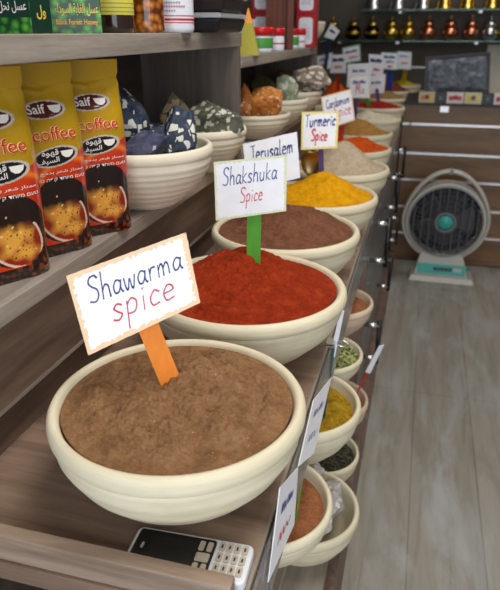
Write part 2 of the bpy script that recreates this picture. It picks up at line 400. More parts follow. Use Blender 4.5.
def scatter(name, base_mat, mat, x, y, zr, R, H, label, cat, n, l, w, th, seed, cvar):
    r = random.Random(seed); mb = MB()
    for k in range(n):
        rr = math.sqrt(r.random())*.84*R; a = r.random()*2*PI
        z = .80*H+.012*math.exp(-(rr/R)**2*3)+r.random()*.006
        M = Matrix.Translation((rr*math.cos(a), rr*math.sin(a), z)) @ Matrix.Rotation(r.random()*PI*2, 4, 'Z') @ Matrix.Rotation(r.uniform(-.5, .5), 4, 'Y')
        s = r.uniform(.7, 1.2); vs = []; fs = []
        ring = 6
        pts = [(-1, 0), (-.6, .75), (.1, 1), (.7, .6), (1, 0)]
        for (px, pr) in pts:
            for q in range(ring):
                b = 2*PI*q/ring; vs.append(M @ Vector((px*l*s, pr*w*s*math.cos(b), pr*th*s*math.sin(b))))
        for p in range(len(pts)-1):
            for q in range(ring): fs.append((p*ring+q, p*ring+(q+1) % ring, (p+1)*ring+(q+1) % ring, (p+1)*ring+q))
        t = r.random(); c0, c1 = cvar; cc = tuple(c0[j]*(1-t)+c1[j]*t for j in range(3))+(1,)
        mb.add(vs, fs, True, [cc]*len(vs))
    # bed below the scattered pieces
    nn = 40; ri = .872*R
    bed = [(ri*math.cos(2*PI*i/nn), ri*math.sin(2*PI*i/nn), .80*H) for i in range(nn)]+[(0, 0, .80*H+.010)]
    bot = [(.75*R*math.cos(2*PI*i/nn), .75*R*math.sin(2*PI*i/nn), .55*H) for i in range(nn)]+[(0, 0, .55*H)]
    fs = [(i, (i+1) % nn, nn) for i in range(nn)]+[(nn+1+(i+1) % nn, nn+1+i, 2*nn+1) for i in range(nn)]+[(i, nn+1+i, nn+1+(i+1) % nn, (i+1) % nn) for i in range(nn)]
    c0 = cvar[0]; mb.add(bed+bot, fs, False, [(c0[0]*.8, c0[1]*.8, c0[2]*.8, 1)]*(2*nn+2))
    o = mb.build(name, mat, None, (x, y, zr-H)); return tag(o, label, cat, None, 'stuff')
scatter('green_pods', None, vcol('pods', .7).m, -.172, 1.285, .70, .098, .08, 'pale green dried pods filling a middle shelf bowl', 'spice', 520, .0085, .0032, .003, 3, (lin(112, 118, 62), lin(186, 188, 124)))
scatter('dried_leaves', None, vcol('leaves', .8).m, -.165, 1.318, .39, .100, .10, 'dark grey-green dried leaves filling a bottom shelf bowl', 'dried leaves', 700, .006, .0022, .001, 4, (lin(44, 44, 32), lin(96, 94, 74)))

# ------------------------------------------------------------ rocks
def rock(x, y, z, size, mat, seed, label, cat='rock', group=None, sharp=14, rot=None, fac=.045):
    r = random.Random(seed); bm = bmesh.new()
    size = tuple(a*1.18 for a in size); ph0 = r.random()*6
    for k in range(sharp):
        zf = 1-2*(k+.5)/sharp; rr = math.sqrt(1-zf*zf); a = ph0+k*2.39996
        d = (Vector((rr*math.cos(a), rr*math.sin(a), zf))+Vector((r.uniform(-.45, .45), r.uniform(-.45, .45), r.uniform(-.4, .4)))).normalized()*r.uniform(.74, 1.22)
        bm.verts.new((d.x*size[0], d.y*size[1], d.z*size[2]))
    res = bmesh.ops.convex_hull(bm, input=bm.verts)
    bmesh.ops.delete(bm, geom=[g for g in res['geom_interior'] if isinstance(g, bmesh.types.BMVert)], context='VERTS')
    bmesh.ops.triangulate(bm, faces=bm.faces)
    bmesh.ops.bevel(bm, geom=bm.edges[:]+bm.verts[:], offset=min(size)*.05, segments=1, affect='EDGES')
    bmesh.ops.triangulate(bm, faces=bm.faces)
    s = max(size)
    for _ in range(3): bmesh.ops.subdivide_edges(bm, edges=[e for e in bm.edges if e.calc_length() > s*.12], cuts=1, use_grid_fill=True)
    bmesh.ops.triangulate(bm, faces=bm.faces)
    off = Vector((seed*1.3, seed*.7, seed*2.1)); bm.normal_update()
    for v in bm.verts:
        n = v.normal; v.co += n*s*fac*(noise.fractal(v.co/s*3.5+off, 1, 2, 4))
    zmin = min(v.co.z for v in bm.verts)
    for v in bm.verts: v.co.z -= zmin
    me = bpy.data.meshes.new('rock'); bm.to_mesh(me); bm.free(); me.materials.append(mat)
    o = bpy.data.objects.new('rock', me); col.objects.link(o); o.location = (x, y, z)
    if rot: o.rotation_euler = rot
    return tag(o, label, cat, group)
R_blue = rockmat('blue_rock', lin(20, 27, 44), lin(52, 64, 88), lin(216, 214, 202), .36, 70, .52)
R_blue2 = rockmat('blue_grey_rock', lin(38, 42, 66), lin(88, 92, 118), lin(170, 170, 170), .16, 70, .7)
R_green = rockmat('green_grey_rock', lin(58, 64, 56), lin(112, 112, 92), lin(206, 202, 184), .36, 75, .5)
R_tang = rockmat('tan_green_rock', lin(92, 92, 66), lin(150, 136, 104), lin(200, 176, 136), .36, 40)
R_or = rockmat('orange_rock', lin(170, 92, 30), lin(222, 144, 66), lin(236, 204, 150), .30, 110, .6)
R_pale = rockmat('pale_green_rock', lin(118, 134, 104), lin(188, 200, 170), lin(222, 224, 206), .40, 40)
R_brown = rockmat('brown_white_rock', lin(88, 68, 56), lin(168, 148, 130), lin(226, 218, 204), .42, 45)
R_dgrn = rockmat('dark_green_rock', lin(40, 46, 28), lin(84, 86, 54), lin(120, 110, 80), .2, 45)
R_pink = rockmat('dusky_rock', lin(66, 44, 40), lin(120, 84, 74), lin(160, 130, 120), .25, 45)
R_white = rockmat('white_chunk', lin(158, 150, 142), lin(206, 202, 198), lin(226, 224, 222), .3, 60)

RB = 'cream clay bowls of rocks on the shelf'
bowl(-.490, 1.045, 1.212, .130, .112, 'cream clay bowl of dark blue speckled rocks next to the coffee packets', CLAY2, RB, 7)
bowl(-.493, 1.360, 1.200, .111, .100, 'cream clay bowl of grey-green speckled rocks left of the shelf divider', CLAY2, RB, 7)
bowl(-.492, 1.845, 1.176, .112, .076, 'cream clay bowl of orange rocks right of the shelf divider', CLAY2, RB, 5)
bowl(-.492, 2.145, 1.190, .112, .090, 'cream clay bowl of pale green rocks behind the orange ones', CLAY2, RB, 5)
bowl(-.490, 2.445, 1.190, .112, .090, 'cream clay bowl at the shelf end with a brown and white rock', CLAY2, RB, 5)
bl, gg, og = 'blue speckled rocks', 'grey-green speckled rocks', 'orange rocks'
rock(-.520, 1.01, 1.170, (.058, .05, .070), R_blue, 11, 'large dark blue rock with big white chips nearest the coffee packets', group=bl, sharp=11)
rock(-.420, 1.055, 1.168, (.040, .042, .060), R_blue, 24, 'pointed dark blue rock at the right side of its bowl', group=bl, sharp=7)
rock(-.452, .985, 1.172, (.045, .036, .032), R_blue2, 35, 'plain slate blue rock lying in front between the two speckled ones', group=bl, sharp=9)
rock(-.53, .955, 1.16, (.03, .028, .03), R_blue2, 37, 'small slate blue rock half hidden at the left under the largest one', group=bl, sharp=10)
rock(-.50, 1.11, 1.165, (.045, .04, .035), R_blue, 41, 'blue rock at the rear of the bowl behind the others', group=bl, sharp=10)
rock(-.525, 1.31, 1.165, (.030, .034, .050), R_tang, 54, 'upright tan and green rock standing behind the pointed blue one', group=gg, sharp=16)
rock(-.452, 1.335, 1.172, (.062, .042, .036), R_green, 66, 'wide grey-green rock with white chips beside the shelf divider', group=gg, sharp=16)
rock(-.50, 1.40, 1.150, (.04, .035, .035), R_green, 68, 'grey-green rock at the rear of its bowl', group=gg, sharp=12)
rock(-.505, 1.79, 1.148, (.030, .032, .046), R_or, 71, 'orange rock half hidden by the shelf divider', group=og, sharp=16)
rock(-.445, 1.82, 1.150, (.052, .045, .042), R_or, 73, 'large round orange rock at the front of its bowl', group=og, sharp=22)
rock(-.50, 1.905, 1.145, (.035, .032, .034), R_or, 75, 'orange rock at the rear of its bowl', group=og, sharp=16)
rock(-.447, 2.12, 1.150, (.050, .045, .062), R_pale, 83, 'pale green and white rock leaning in the fourth rock bowl', group='green rocks', sharp=10)
rock(-.54, 2.15, 1.160, (.045, .045, .045), R_dgrn, 85, 'dark green rock deep in the shade of the shelf', group='green rocks', sharp=14)
rock(-.418, 2.43, 1.175, (.070, .050, .046), R_brown, 97, 'brown and white crystalline rock at the end of the shelf', sharp=13)
rock(-.52, 2.42, 1.165, (.05, .045, .05), R_pink, 99, 'dusky reddish rock in the shade behind the brown and white one', sharp=14)
wl = ['largest whitish chunk at the rear rim', 'whitish chunk at the right of the bowl', 'whitish chunk at the front left', 'whitish chunk at the front right', 'flat whitish chunk in the middle', 'small whitish chunk at the rear right', 'small whitish chunk at the left']
for k, (dx, dy, s) in enumerate([(.0, .06, .036), (.055, .01, .030), (-.02, -.075, .036), (.035, -.065, .036), (.01, .005, .038), (.055, .052, .024), (-.06, .01, .03)]):
    rock(-.172+dx, 1.075+dy, .388+(.012 if k == 4 else 0), (s*1.35, s*1.3, s*1.05), R_white, 110+k, wl[k]+' on the bottom shelf', group='whitish chunks in the bottom bowl', sharp=12)

# ------------------------------------------------------------ hand lettering
G = {
 'S': (.55, [[(.5, .88), (.38, 1.0), (.15, .97), (.05, .78), (.2, .6), (.42, .45), (.45, .2), (.28, .02), (.0, .08)]]),
 'h': (.5, [[(.08, 1.05), (.06, .5), (.04, 0)], [(.05, .3), (.2, .52), (.36, .45), (.4, .2), (.42, 0)]]),
 'a': (.5, [[(.4, .45), (.2, .52), (.04, .3), (.1, .05), (.28, .06), (.4, .3), (.42, .48)], [(.42, .48), (.4, .15), (.5, 0)]]),
 'w': (.62, [[(.02, .48), (.08, .1), (.18, .02), (.3, .4), (.38, .05), (.48, .05), (.58, .5)]]),
 'r': (.4, [[(.06, .5), (.08, 0)], [(.08, .28), (.18, .48), (.36, .48)]]),
 'm': (.72, [[(.04, .5), (.05, 0)], [(.05, .3), (.18, .5), (.28, .4), (.3, 0)], [(.3, .3), (.44, .5), (.56, .4), (.6, .02)]]),
 's': (.42, [[(.36, .45), (.2, .52), (.08, .4), (.2, .27), (.34, .15), (.22, .0), (.02, .05)]]),
 'p': (.48, [[(.06, .5), (.05, 0), (.04, -.4)], [(.06, .38), (.22, .55), (.4, .4), (.32, .1), (.06, .08)]]),
 'i': (.22, [[(.1, .48), (.1, 0)], [(.09, .7), (.12, .74)]]),
 'c': (.42, [[(.38, .42), (.22, .52), (.05, .3), (.12, .04), (.36, .06)]]),
 'e': (.46, [[(.05, .28), (.38, .32), (.34, .48), (.18, .52), (.04, .28), (.14, .02), (.4, .06)]]),
 'k': (.46, [[(.06, 1.0), (.06, 0)], [(.38, .55), (.08, .25), (.4, 0)]]),
 'u': (.5, [[(.06, .5), (.06, .15), (.2, 0), (.38, .15), (.4, .5)], [(.4, .5), (.4, 0)]]),
 'J': (.5, [[(.0, .95), (.5, .98)], [(.28, .97), (.28, .2), (.14, .0), (.0, .12)]]),
 'l': (.26, [[(.1, 1.02), (.09, .1), (.2, 0)]]),
 'T': (.55, [[(.0, .95), (.55, 1.0)], [(.27, .97), (.26, 0)]]),
 'C': (.55, [[(.5, .85), (.3, 1.0), (.06, .7), (.08, .2), (.3, .0), (.5, .15)]]),
 'd': (.5, [[(.4, .45), (.2, .52), (.04, .3), (.1, .03), (.3, .05), (.4, .3)], [(.42, 1.0), (.4, .3), (.44, 0)]]),
 'o': (.46, [[(.22, .5), (.05, .3), (.12, .03), (.32, .05), (.38, .3), (.22, .5)]]),
 'n': (.48, [[(.05, .5), (.05, 0)], [(.05, .3), (.2, .5), (.36, .42), (.38, 0)]]),
 'M': (.7, [[(.04, 0), (.08, 1.0), (.32, .35), (.56, 1.0), (.62, 0)]]),
 'x': (.44, [[(.04, .5), (.38, 0)], [(.38, .5), (.04, 0)]]),
 '~': (.9, [[(.0, .1), (.1, .5), (.2, .1), (.32, .5), (.42, .1), (.55, .45), (.7, .1), (.85, .4)]]),
 ' ': (.3, []),
}
def smooth(pts, n=5):
    P = [pts[0]]+list(pts)+[pts[-1]]; out = []
    if len(pts) < 3: return list(pts)
    for i in range(1, len(P)-2):
        for k in range(n):
            t = k/n
            out.append(tuple(.5*((2*P[i][j])+(-P[i-1][j]+P[i+1][j])*t+(2*P[i-1][j]-5*P[i][j]+4*P[i+1][j]-P[i+2][j])*t*t+(-P[i-1][j]+3*P[i][j]-3*P[i+1][j]+P[i+2][j])*t**3) for j in (0, 1)))
    out.append(pts[-1]); return out
def lettering(text, x0, x1, yb, xh, wd, slope=0, sl=.1):
    wd = wd*.78
    """flat ink ribbons in card coordinates (metres), baseline yb, x-height xh"""
    W = sum(G[c][0]+.08 for c in text); sx = (x1-x0)/W; sy = xh/.5
    quads = []; cx = x0
    for ch in text:
        adv, strokes = G[ch]
        for st in strokes:
            p = [(cx+(a+sl*b)*sx, yb+b*sy+slope*((cx-x0)+a*sx)) for a, b in smooth(st)]
            for i in range(len(p)-1):
                ax, ay = p[i]; bx, by = p[i+1]; L = math.hypot(bx-ax, by-ay) or 1e-6
                ux, uy = (bx-ax)/L*wd*.35, (by-ay)/L*wd*.35
                ax -= ux; ay -= uy; bx += ux; by += uy
                nx, ny = -(by-ay)/L*wd/2, (bx-ax)/L*wd/2
                quads.append([(ax+nx, ay+ny), (bx+nx, by+ny), (bx-nx, by-ny), (ax-nx, ay-ny)])
        cx += (adv+.08)*sx
    return quads

def sign(c4, base, texts, stick_mat, stick_w, label, border=None, grp=None, stick_top=None, thick=.0012, name='spice_sign'):
    """c4: TL, TR, BR, BL corners of the card; base: where the stick enters the spice"""
    TL, TR, BR, BL = [Vector(p) for p in c4]; base = Vector(base)
    root = empty(name, base, 0, label, 'sign', grp)
    ctr = (TL+TR+BR+BL)/4
    nrm = (TR-BL).cross(TL-BR).normalized()
    if nrm.y > 0 and abs(nrm.y) > .3 or (abs(nrm.y) <= .3 and nrm.x < 0): nrm = -nrm
    w = ((TR-TL).length+(BR-BL).length)/2; h = ((TL-BL).length+(TR-BR).length)/2
    def at(x, y, off):
        u, v = x/w, y/h
        return (BL*(1-u)*(1-v)+BR*u*(1-v)+TR*u*v+TL*(1-u)*v)+nrm*off-base
    # card with slightly ragged edges
    n = 24; r = random.Random(int(abs(base.x*1e4)+base.y*1e3)); ring = []
    for (a, b) in (((0, 0), (1, 0)), ((1, 0), (1, 1)), ((1, 1), (0, 1)), ((0, 1), (0, 0))):
        for k in range(n):
            t = k/n; j = r.uniform(-.004, .004) if k else 0
            x = a[0]+(b[0]-a[0])*t; y = a[1]+(b[1]-a[1])*t
            if a[0] == b[0]: x += j*.7
            else: y += j
            ring.append((x*w, y*h))
    m = len(ring)
    vs = [at(x, y, thick/2) for x, y in ring]+[at(x, y, -thick/2) for x, y in ring]
    fs = [tuple(range(m)), tuple(range(2*m-1, m-1, -1))]+[(i, i+m, (i+1) % m+m, (i+1) % m) for i in range(m)]
    card = MB().add(vs, fs).build('card', M_card, root)
    if border:
        bm_, bw = border; mb = MB()
        for side in range(4):
            K = 46 if side % 2 == 0 else 30
            for k in range(K):
                t0 = k/K; t1 = t0+1.25/K; d = bw*r.uniform(.45, 1.0)
                L = w if side % 2 == 0 else h
                q = [(t0*L, 0), (min(t1*L, L), 0), (min(t1*L+.3*bw, L), d), (min(t0*L+.3*bw, L), d)]
                if side == 1: q = [(w-b, a) for a, b in q]
                if side == 2: q = [(a, h-b) for a, b in q]
                if side == 3: q = [(b, a) for a, b in q]
                mb.add([at(x, y, thick/2+.0003+.00002*(k % 2)) for x, y in q], [(0, 1, 2, 3)])
        mb.build('coloured_border', bm_, card)
    for (txt, ink, xa, xb, yb, xh, wd, slp) in texts:
        mb = MB()
        for q in lettering(txt, xa*w, xb*w, yb*h, xh*h, wd, slp):
            mb.add([at(x, y, thick/2+.0005+r.random()*.0001) for x, y in q], [(0, 1, 2, 3)])
        mb.build('lettering', ink, card)
    # stick
    top = Vector(stick_top) if stick_top else ctr
    d = (top-base); t = d.normalized(); side = t.cross(nrm).normalized()*stick_w/2; bk = nrm*-.0016
    b0 = -t*.03
    tp = top-base
    mb = MB(); vs = []
    for p in (b0, tp):
        for s1 in (-1, 1):
            for o in (-.0008, -.0026): vs.append(p+side*s1+nrm*o)
    mb.add(vs, [(0, 1, 3, 2), (4, 6, 7, 5), (0, 4, 5, 1), (2, 3, 7, 6), (0, 2, 6, 4), (1, 5, 7, 3)])
    mb.build('stick', stick_mat, root)
    return root
def paintwood(n, c):
    t = NT(n); v = t.coord((8, 8, 1)); t.color(t.ramp(t.noise(v, 12, 5, .6, .5), [(.3, tuple(x*.82 for x in c[:3])+(1,)), (.7, c)])); t.set(Roughness=.55); return t.m
S_or = paintwood('orange_stick', lin(250, 140, 10)); S_gr = paintwood('green_stick', lin(84, 168, 40)); S_red = paintwood('red_stick', lin(196, 52, 36))
S_pu = paintwood('purple_stick', lin(84, 56, 120)); S_bl = paintwood('blue_stick', lin(24, 70, 170)); S_ye = paintwood('yellow_stick', lin(230, 200, 20))
S_te = paintwood('teal_stick', lin(18, 72, 70)); S_nv = paintwood('navy_stick', lin(26, 48, 100))
B_or = plain('orange_pencil', lin(246, 208, 168), .7); B_gr = plain('green_pencil', lin(222, 226, 186), .7); B_ye = plain('yellow_pencil', lin(236, 220, 140), .7); B_pk = plain('peach_pencil', lin(240, 214, 186), .7)
B_tl = plain('teal_pencil', lin(120, 190, 160), .7)
sign([(-.376, .575, 1.141), (-.252, .64, 1.184), (-.230, .62, 1.105), (-.347, .555, 1.052)], (-.265, .595, 1.012),
     [('Shawarma', ink_navy, .13, .93, .57, .16, .0014, -.015), ('spice', ink_red, .27, .83, .25, .19, .0015, -.04)], S_or, .0255,
     'white card reading Shawarma spice with an orange scribbled border on an orange stick', (B_or, .0070), stick_top=(-.296, .602, 1.09))
sign([(-.340, 1.01, 1.191), (-.213, 1.02, 1.208), (-.208, 1.0, 1.116), (-.332, .99, 1.092)], (-.264, .992, 1.028),
     [('Shakshuka', ink_blue, .12, .88, .58, .15, .0014, .02), ('Spice', ink_red, .36, .68, .25, .13, .0013, .02)], S_gr, .025,
     'white card reading Shakshuka spice on a bright green stick', (B_gr, .005), stick_top=(-.266, 1.006, 1.12))
sign([(-.373, 1.31, 1.172), (-.257, 1.33, 1.200), (-.243, 1.31, 1.105), (-.356, 1.29, 1.075)], (-.290, 1.300, 1.02),
     [('Jerusalem', ink_navy, .12, .92, .60, .16, .0020, -.02), ('Spice', ink_red, .35, .75, .25, .15, .0022, 0)], S_or, .022,
     'white card reading Jerusalem, half hidden behind the Shakshuka card', None, stick_top=(-.30, 1.305, 1.12))
sign([(-.311, 1.67, 1.201), (-.213, 1.68, 1.205), (-.210, 1.66, 1.112), (-.306, 1.65, 1.104)], (-.250, 1.665, 1.045),
     [('Turmeric', ink_blue, .10, .93, .60, .16, .0024, .03), ('Spice', ink_red, .28, .72, .23, .15, .0024, -.02)], S_pu, .014,
     'white card reading Turmeric spice with a yellow border above the yellow heap', (B_ye, .007), stick_top=(-.256, 1.666, 1.12))
sign([(-.357, 2.28, 1.182), (-.256, 2.32, 1.209), (-.232, 2.30, 1.104), (-.330, 2.26, 1.071)], (-.284, 2.325, 1.02),
     [('Cardamom', ink_blue, .12, .92, .60, .13, .0021, .0), ('Spice', ink_red, .35, .92, .25, .18, .0022, .0)], S_red, .022,
     'tilted white card reading Cardamom spice on a red stick', (B_pk, .007), stick_top=(-.278, 2.305, 1.12))
far = 'small white spice cards at the far end'
sign([(-.350, 3.1, 1.203), (-.261, 3.1, 1.209), (-.248, 3.1, 1.105), (-.348, 3.1, 1.103)], (-.318, 3.12, 1.02),
     [('~~', ink_navy, .15, .85, .62, .16, .003, 0), ('Mix', ink_red, .3, .75, .2, .22, .0035, 0)], S_pu, .022,
     'white card ending in the word Mix on a purple stick', (B_pk, .005), far, stick_top=(-.318, 3.105, 1.12))
sign([(-.422, 3.6, 1.233), (-.297, 3.6, 1.240), (-.288, 3.6, 1.120), (-.42, 3.6, 1.112)], (-.300, 3.66, 1.02),
     [('~~', ink_navy, .2, .8, .62, .12, .003, 0), ('~', ink_red, .3, .7, .2, .12, .003, 0)], S_gr, .02,
     'large pale card directly behind the card with the word Mix', None, far, stick_top=(-.34, 3.61, 1.14))
sign([(-.350, 3.95, 1.151), (-.233, 3.95, 1.164), (-.235, 3.95, 1.056), (-.342, 3.95, 1.047)], (-.26, 3.88, 1.015),
     [('~~', ink_blue, .2, .8, .5, .15, .003, 0)], S_pu, .02, 'low pale card right of the Mix card, over the red powder', None, far, stick_top=(-.28, 3.94, 1.08))
sign([(-.363, 4.2, 1.266), (-.270, 4.2, 1.261), (-.265, 4.2, 1.137), (-.354, 4.2, 1.147)], (-.28, 4.28, 1.03),
     [('~~', ink_navy, .1, .9, .6, .18, .005, 0), ('~', ink_red, .3, .8, .2, .12, .004, 0)], S_bl, .018,
     'pale card with dark blue writing between the Mix card and the blue sticked card', None, far, stick_top=(-.30, 4.21, 1.18))
sign([(-.324, 4.7, 1.264), (-.207, 4.7, 1.259), (-.196, 4.7, 1.147), (-.315, 4.7, 1.152)], (-.245, 4.74, 1.04),
     [('~~', ink_blue, .15, .85, .65, .14, .0045, 0), ('~', ink_blue, .3, .8, .38, .12, .004, 0), ('~', ink_red, .4, .7, .12, .1, .004, 0)], S_bl, .036,
     'pale card with blue writing on a broad blue stick', (B_tl, .005), far, stick_top=(-.257, 4.705, 1.2))
sign([(-.238, 5.2, 1.258), (-.124, 5.2, 1.252), (-.118, 5.2, 1.122), (-.225, 5.2, 1.127)], (-.172, 5.32, 1.03),
     [('~', ink_blue, .15, .85, .65, .14, .004, 0), ('~', ink_red, .3, .8, .3, .1, .004, 0)], S_ye, .034,
     'pale card on a yellow stick at the far end of the row', (B_tl, .005), far, stick_top=(-.150, 5.21, 1.2))
sign([(-.645, 3.9, 1.262), (-.550, 3.9, 1.285), (-.551, 3.9, 1.196), (-.641, 3.9, 1.172)], (-.60, 3.88, 1.02),
     [('~', ink_blue, .15, .85, .6, .14, .004, 0), ('~', ink_red, .2, .7, .25, .1, .004, 0)], S_gr, .018, 'leftmost pale card of the rear row, by the end of the shelving', (B_tl, .004), far)
sign([(-.604, 4.2, 1.258), (-.508, 4.2, 1.265), (-.501, 4.2, 1.151), (-.605, 4.2, 1.149)], (-.557, 4.27, 1.06),
     [('~~', ink_navy, .1, .9, .62, .16, .005, 0), ('~', ink_red, .25, .8, .25, .14, .004, 0)], S_red, .02, 'pale card on a red stick in the rear row', None, far, stick_top=(-.557, 4.21, 1.18))
sign([(-.600, 4.7, 1.289), (-.474, 4.7, 1.316), (-.459, 4.7, 1.204), (-.579, 4.7, 1.182)], (-.56, 4.80, 1.03),
     [('~~', ink_navy, .15, .85, .6, .12, .004, 0), ('~', ink_red, .3, .9, .25, .1, .004, 0)], S_gr, .018, 'tilted card with a green outline in the rear row', (B_tl, .010), far, stick_top=(-.53, 4.71, 1.22))
# cards seen almost edge-on in the lower bowls
side = 'cards in the lower bowls seen from the side'
sign([(-.112, .541, .922), (-.104, .610, .898), (-.104, .598, .817), (-.112, .488, .832)], (-.125, .497, .69),
     [('~~', ink_blue, .2, .8, .62, .12, .002, 0), ('~', ink_red, .2, .8, .25, .12, .002, 0)], S_bl, .006, 'white card on a blue stick, nearest the camera below the counter edge', None, side, stick_top=(-.113, .52, .85))
sign([(-.110, .757, .903), (-.102, .90, .86), (-.102, .731, .829), (-.110, .647, .869)], (-.122, .722, .695),
     [('~~', ink_blue, .2, .8, .62, .12, .002, 0), ('~', ink_navy, .2, .8, .25, .12, .002, 0)], S_gr, .005, 'white card on a thin green stick over the cinnamon powder', None, side, stick_top=(-.112, .748, .83))
sign([(-.1056, 1.0, .940), (-.0975, 1.003, .940), (-.1095, 1.003, .843), (-.118, 1.0, .843)], (-.121, .978, .72),
     [], S_te, .006, 'narrow white card on a dark teal stick in front of the green pods', None, side, stick_top=(-.112, 1.0, .87))
sign([(-.047, 1.50, .618), (-.034, 1.51, .619), (-.064, 1.51, .524), (-.077, 1.50, .532)], (-.108, 1.50, .41),
     [], S_red, .006, 'small card on a rusty stick leaning out over the floor', None, side, stick_top=(-.070, 1.505, .535))

# binder clip with ring on the counter edge
cl = empty('bulldog_clip', (-.118, 1.0, .868), 0, 'small steel clip with a wire ring on the counter edge beside the red spice bowl', 'clip')
MB().box(-.008, .008, -.012, .012, 0, .004).box(-.008, .008, -.012, .012, .006, .010).box(.006, .009, -.012, .012, 0, .010).build('jaw', M_chrome, cl, bevel=.0008)
MB().tube([(.022+.010*math.cos(a*PI/8), .0, .006+.006*math.sin(a*PI/8)) for a in range(16)], .0013, 8, True).build('wire_ring', M_chrome, cl)

# brass scoop in the turmeric bowl
M_brass = plain('brass', lin(176, 150, 104), .32, 1)
sc_ = empty('metal_scoop', (-.288, 1.705, 1.035), 0, 'brass coloured scoop standing in the yellow spice behind the Turmeric card', 'scoop')
vs = []; fs = []; n = 20
for j in range(9):
    t = j/8; ww = .026*math.sqrt(max(0, 1-(1-t)**2.2*1.0))*(1 if t > .0 else .1); ww = max(ww, .004)*(1-.35*max(0, t-.7)/.3)
    for i in range(n+1):
        a = PI*i/n; vs.append((math.cos(a)*ww, math.sin(a)*ww*.55, .065*t))
for j in range(8):
    for i in range(n): a = j*(n+1)+i; fs.append((a, a+1, a+n+2, a+n+1))
o = MB().add(vs, fs, True).build('scoop_bowl', M_brass, sc_, (0, 0, -.012), (.15, .1, 0)); md = o.modifiers.new('s', 'SOLIDIFY'); md.thickness = .0015
MB().tube([(0, .008, .048), (.002, .012, .08), (.003, .016, .12)], [.006, .006, .0075], 12).build('handle', M_brass, sc_)
sc_.scale = (1.35, 1.35, 1.1)
# yellow scoop in farthest lower bowl
ys = empty('yellow_scoop', (-.20, 1.55, .80*.10+.62), 0, 'small yellow plastic scoop in the rusty brown spice on the middle shelf', 'scoop')
MB().tube([(0, 0, -.005), (0, .01, .03), (0, .02, .07)], [.006, .0045, .005], 10).build('handle', S_ye, ys)
MB().lathe([(0, -.012), (.012, -.008), (.016, .002), (.014, .002), (.010, -.006), (0, -.009)], 20).build('scoop_bowl', S_ye, ys)

# ------------------------------------------------------------ mobile phone
M_white = plain('white_plastic', lin(232, 234, 240), .25); M_black = NT('black_gloss').set(Base_Color=lin(22, 20, 20), Roughness=.12).m
M_key = plain('beige_key', lin(196, 184, 168), .3); M_scr = NT('phone_glass').set(Base_Color=lin(34, 34, 34), Roughness=.06).m
M_silver = plain('silver_paint', lin(190, 190, 195), .3)
ph = empty('mobile_phone', (-.193, .4585, .870), math.radians(2.5), 'white and black keypad mobile phone lying behind the front board', 'phone')
def rbox(x0, x1, y0, y1, z0, z1, r, n=6):
    pts = []
    for cx, cy, a0 in ((x1-r, y1-r, 0), (x0+r, y1-r, PI/2), (x0+r, y0+r, PI), (x1-r, y0+r, 3*PI/2)):
        for k in range(n+1): a = a0+PI/2*k/n; pts.append((cx+r*math.cos(a), cy+r*math.sin(a)))
    m = len(pts)
    return MB().add([(x, y, z0) for x, y in pts]+[(x, y, z1) for x, y in pts], [tuple(range(m))[::-1], tuple(range(m, 2*m))]+[(i, (i+1) % m, (i+1) % m+m, i+m) for i in range(m)])
rbox(-.067, .067, -.027, .027, 0, .0125, .008).build('body', M_white, ph, bevel=.0022, seg=3)
pan = rbox(-.063, .026, -.0235, .0235, .0124, .0131, .004).build('front_panel', M_black, ph)
rbox(-.045, .005, -.017, .017, .0131, .0133, .001).build('screen', M_scr, pan)
rbox(-.055, -.052, -.004, .004, .0131, .0136, .001).build('earpiece', M_silver, pan)
for i in range(4):
    for j in range(3):
        yy = .0165-j*.0145; xx = .033+i*.0085
        kx = rbox(xx-.0034, xx+.0034, yy-.006, yy+.006, .0124, .0140, .0018).build('key', M_key, ph)
        MB().box(xx-.001, xx+.001, yy-.0025, yy+.0025, .01402, .01408).build('digit_mark', M_dark, kx)
for (xa, xb, ya, yb) in ((.008, .014, .006, .019), (.017, .023, .006, .019), (.008, .023, -.009, .003), (.008, .014, -.021, -.011), (.017, .023, -.021, -.011)):
    rbox(xa, xb, ya, yb, .0131, .0143, .0018).build('soft_key', M_key, ph)

# ------------------------------------------------------------ printed text
FORMS = {'ا': (0xFE8D, 2), 'ب': (0xFE8F, 4), 'ة': (0xFE93, 2), 'ت': (0xFE95, 4), 'ج': (0xFE9D, 4), 'ح': (0xFEA1, 4), 'د': (0xFEA9, 2), 'ر': (0xFEAD, 2), 'ز': (0xFEAF, 2),
         'س': (0xFEB1, 4), 'ش': (0xFEB5, 4), 'ط': (0xFEC1, 4), 'ع': (0xFEC9, 4), 'غ': (0xFECD, 4), 'ف': (0xFED1, 4), 'ق': (0xFED5, 4), 'ك': (0xFED9, 4), 'ل': (0xFEDD, 4), 'م': (0xFEE1, 4),
         'ن': (0xFEE5, 4), 'ه': (0xFEE9, 4), 'و': (0xFEED, 2), 'ي': (0xFEF1, 4), 'ء': (0xFE80, 1)}
def arabic(s):
    out = []
    for i, ch in enumerate(s):
        if ch not in FORMS: out.append(ch); continue
        b, n = FORMS[ch]
        pj = i > 0 and s[i-1] in FORMS and FORMS[s[i-1]][1] == 4
        nj = i < len(s)-1 and s[i+1] in FORMS and FORMS[s[i+1]][1] > 1
        if n == 1: f = 0
        elif n == 2: f = 1 if pj else 0
        else: f = 3 if (pj and nj) else 1 if pj else 2 if nj else 0
        out.append(chr(b+f))
    return ''.join(reversed(out))
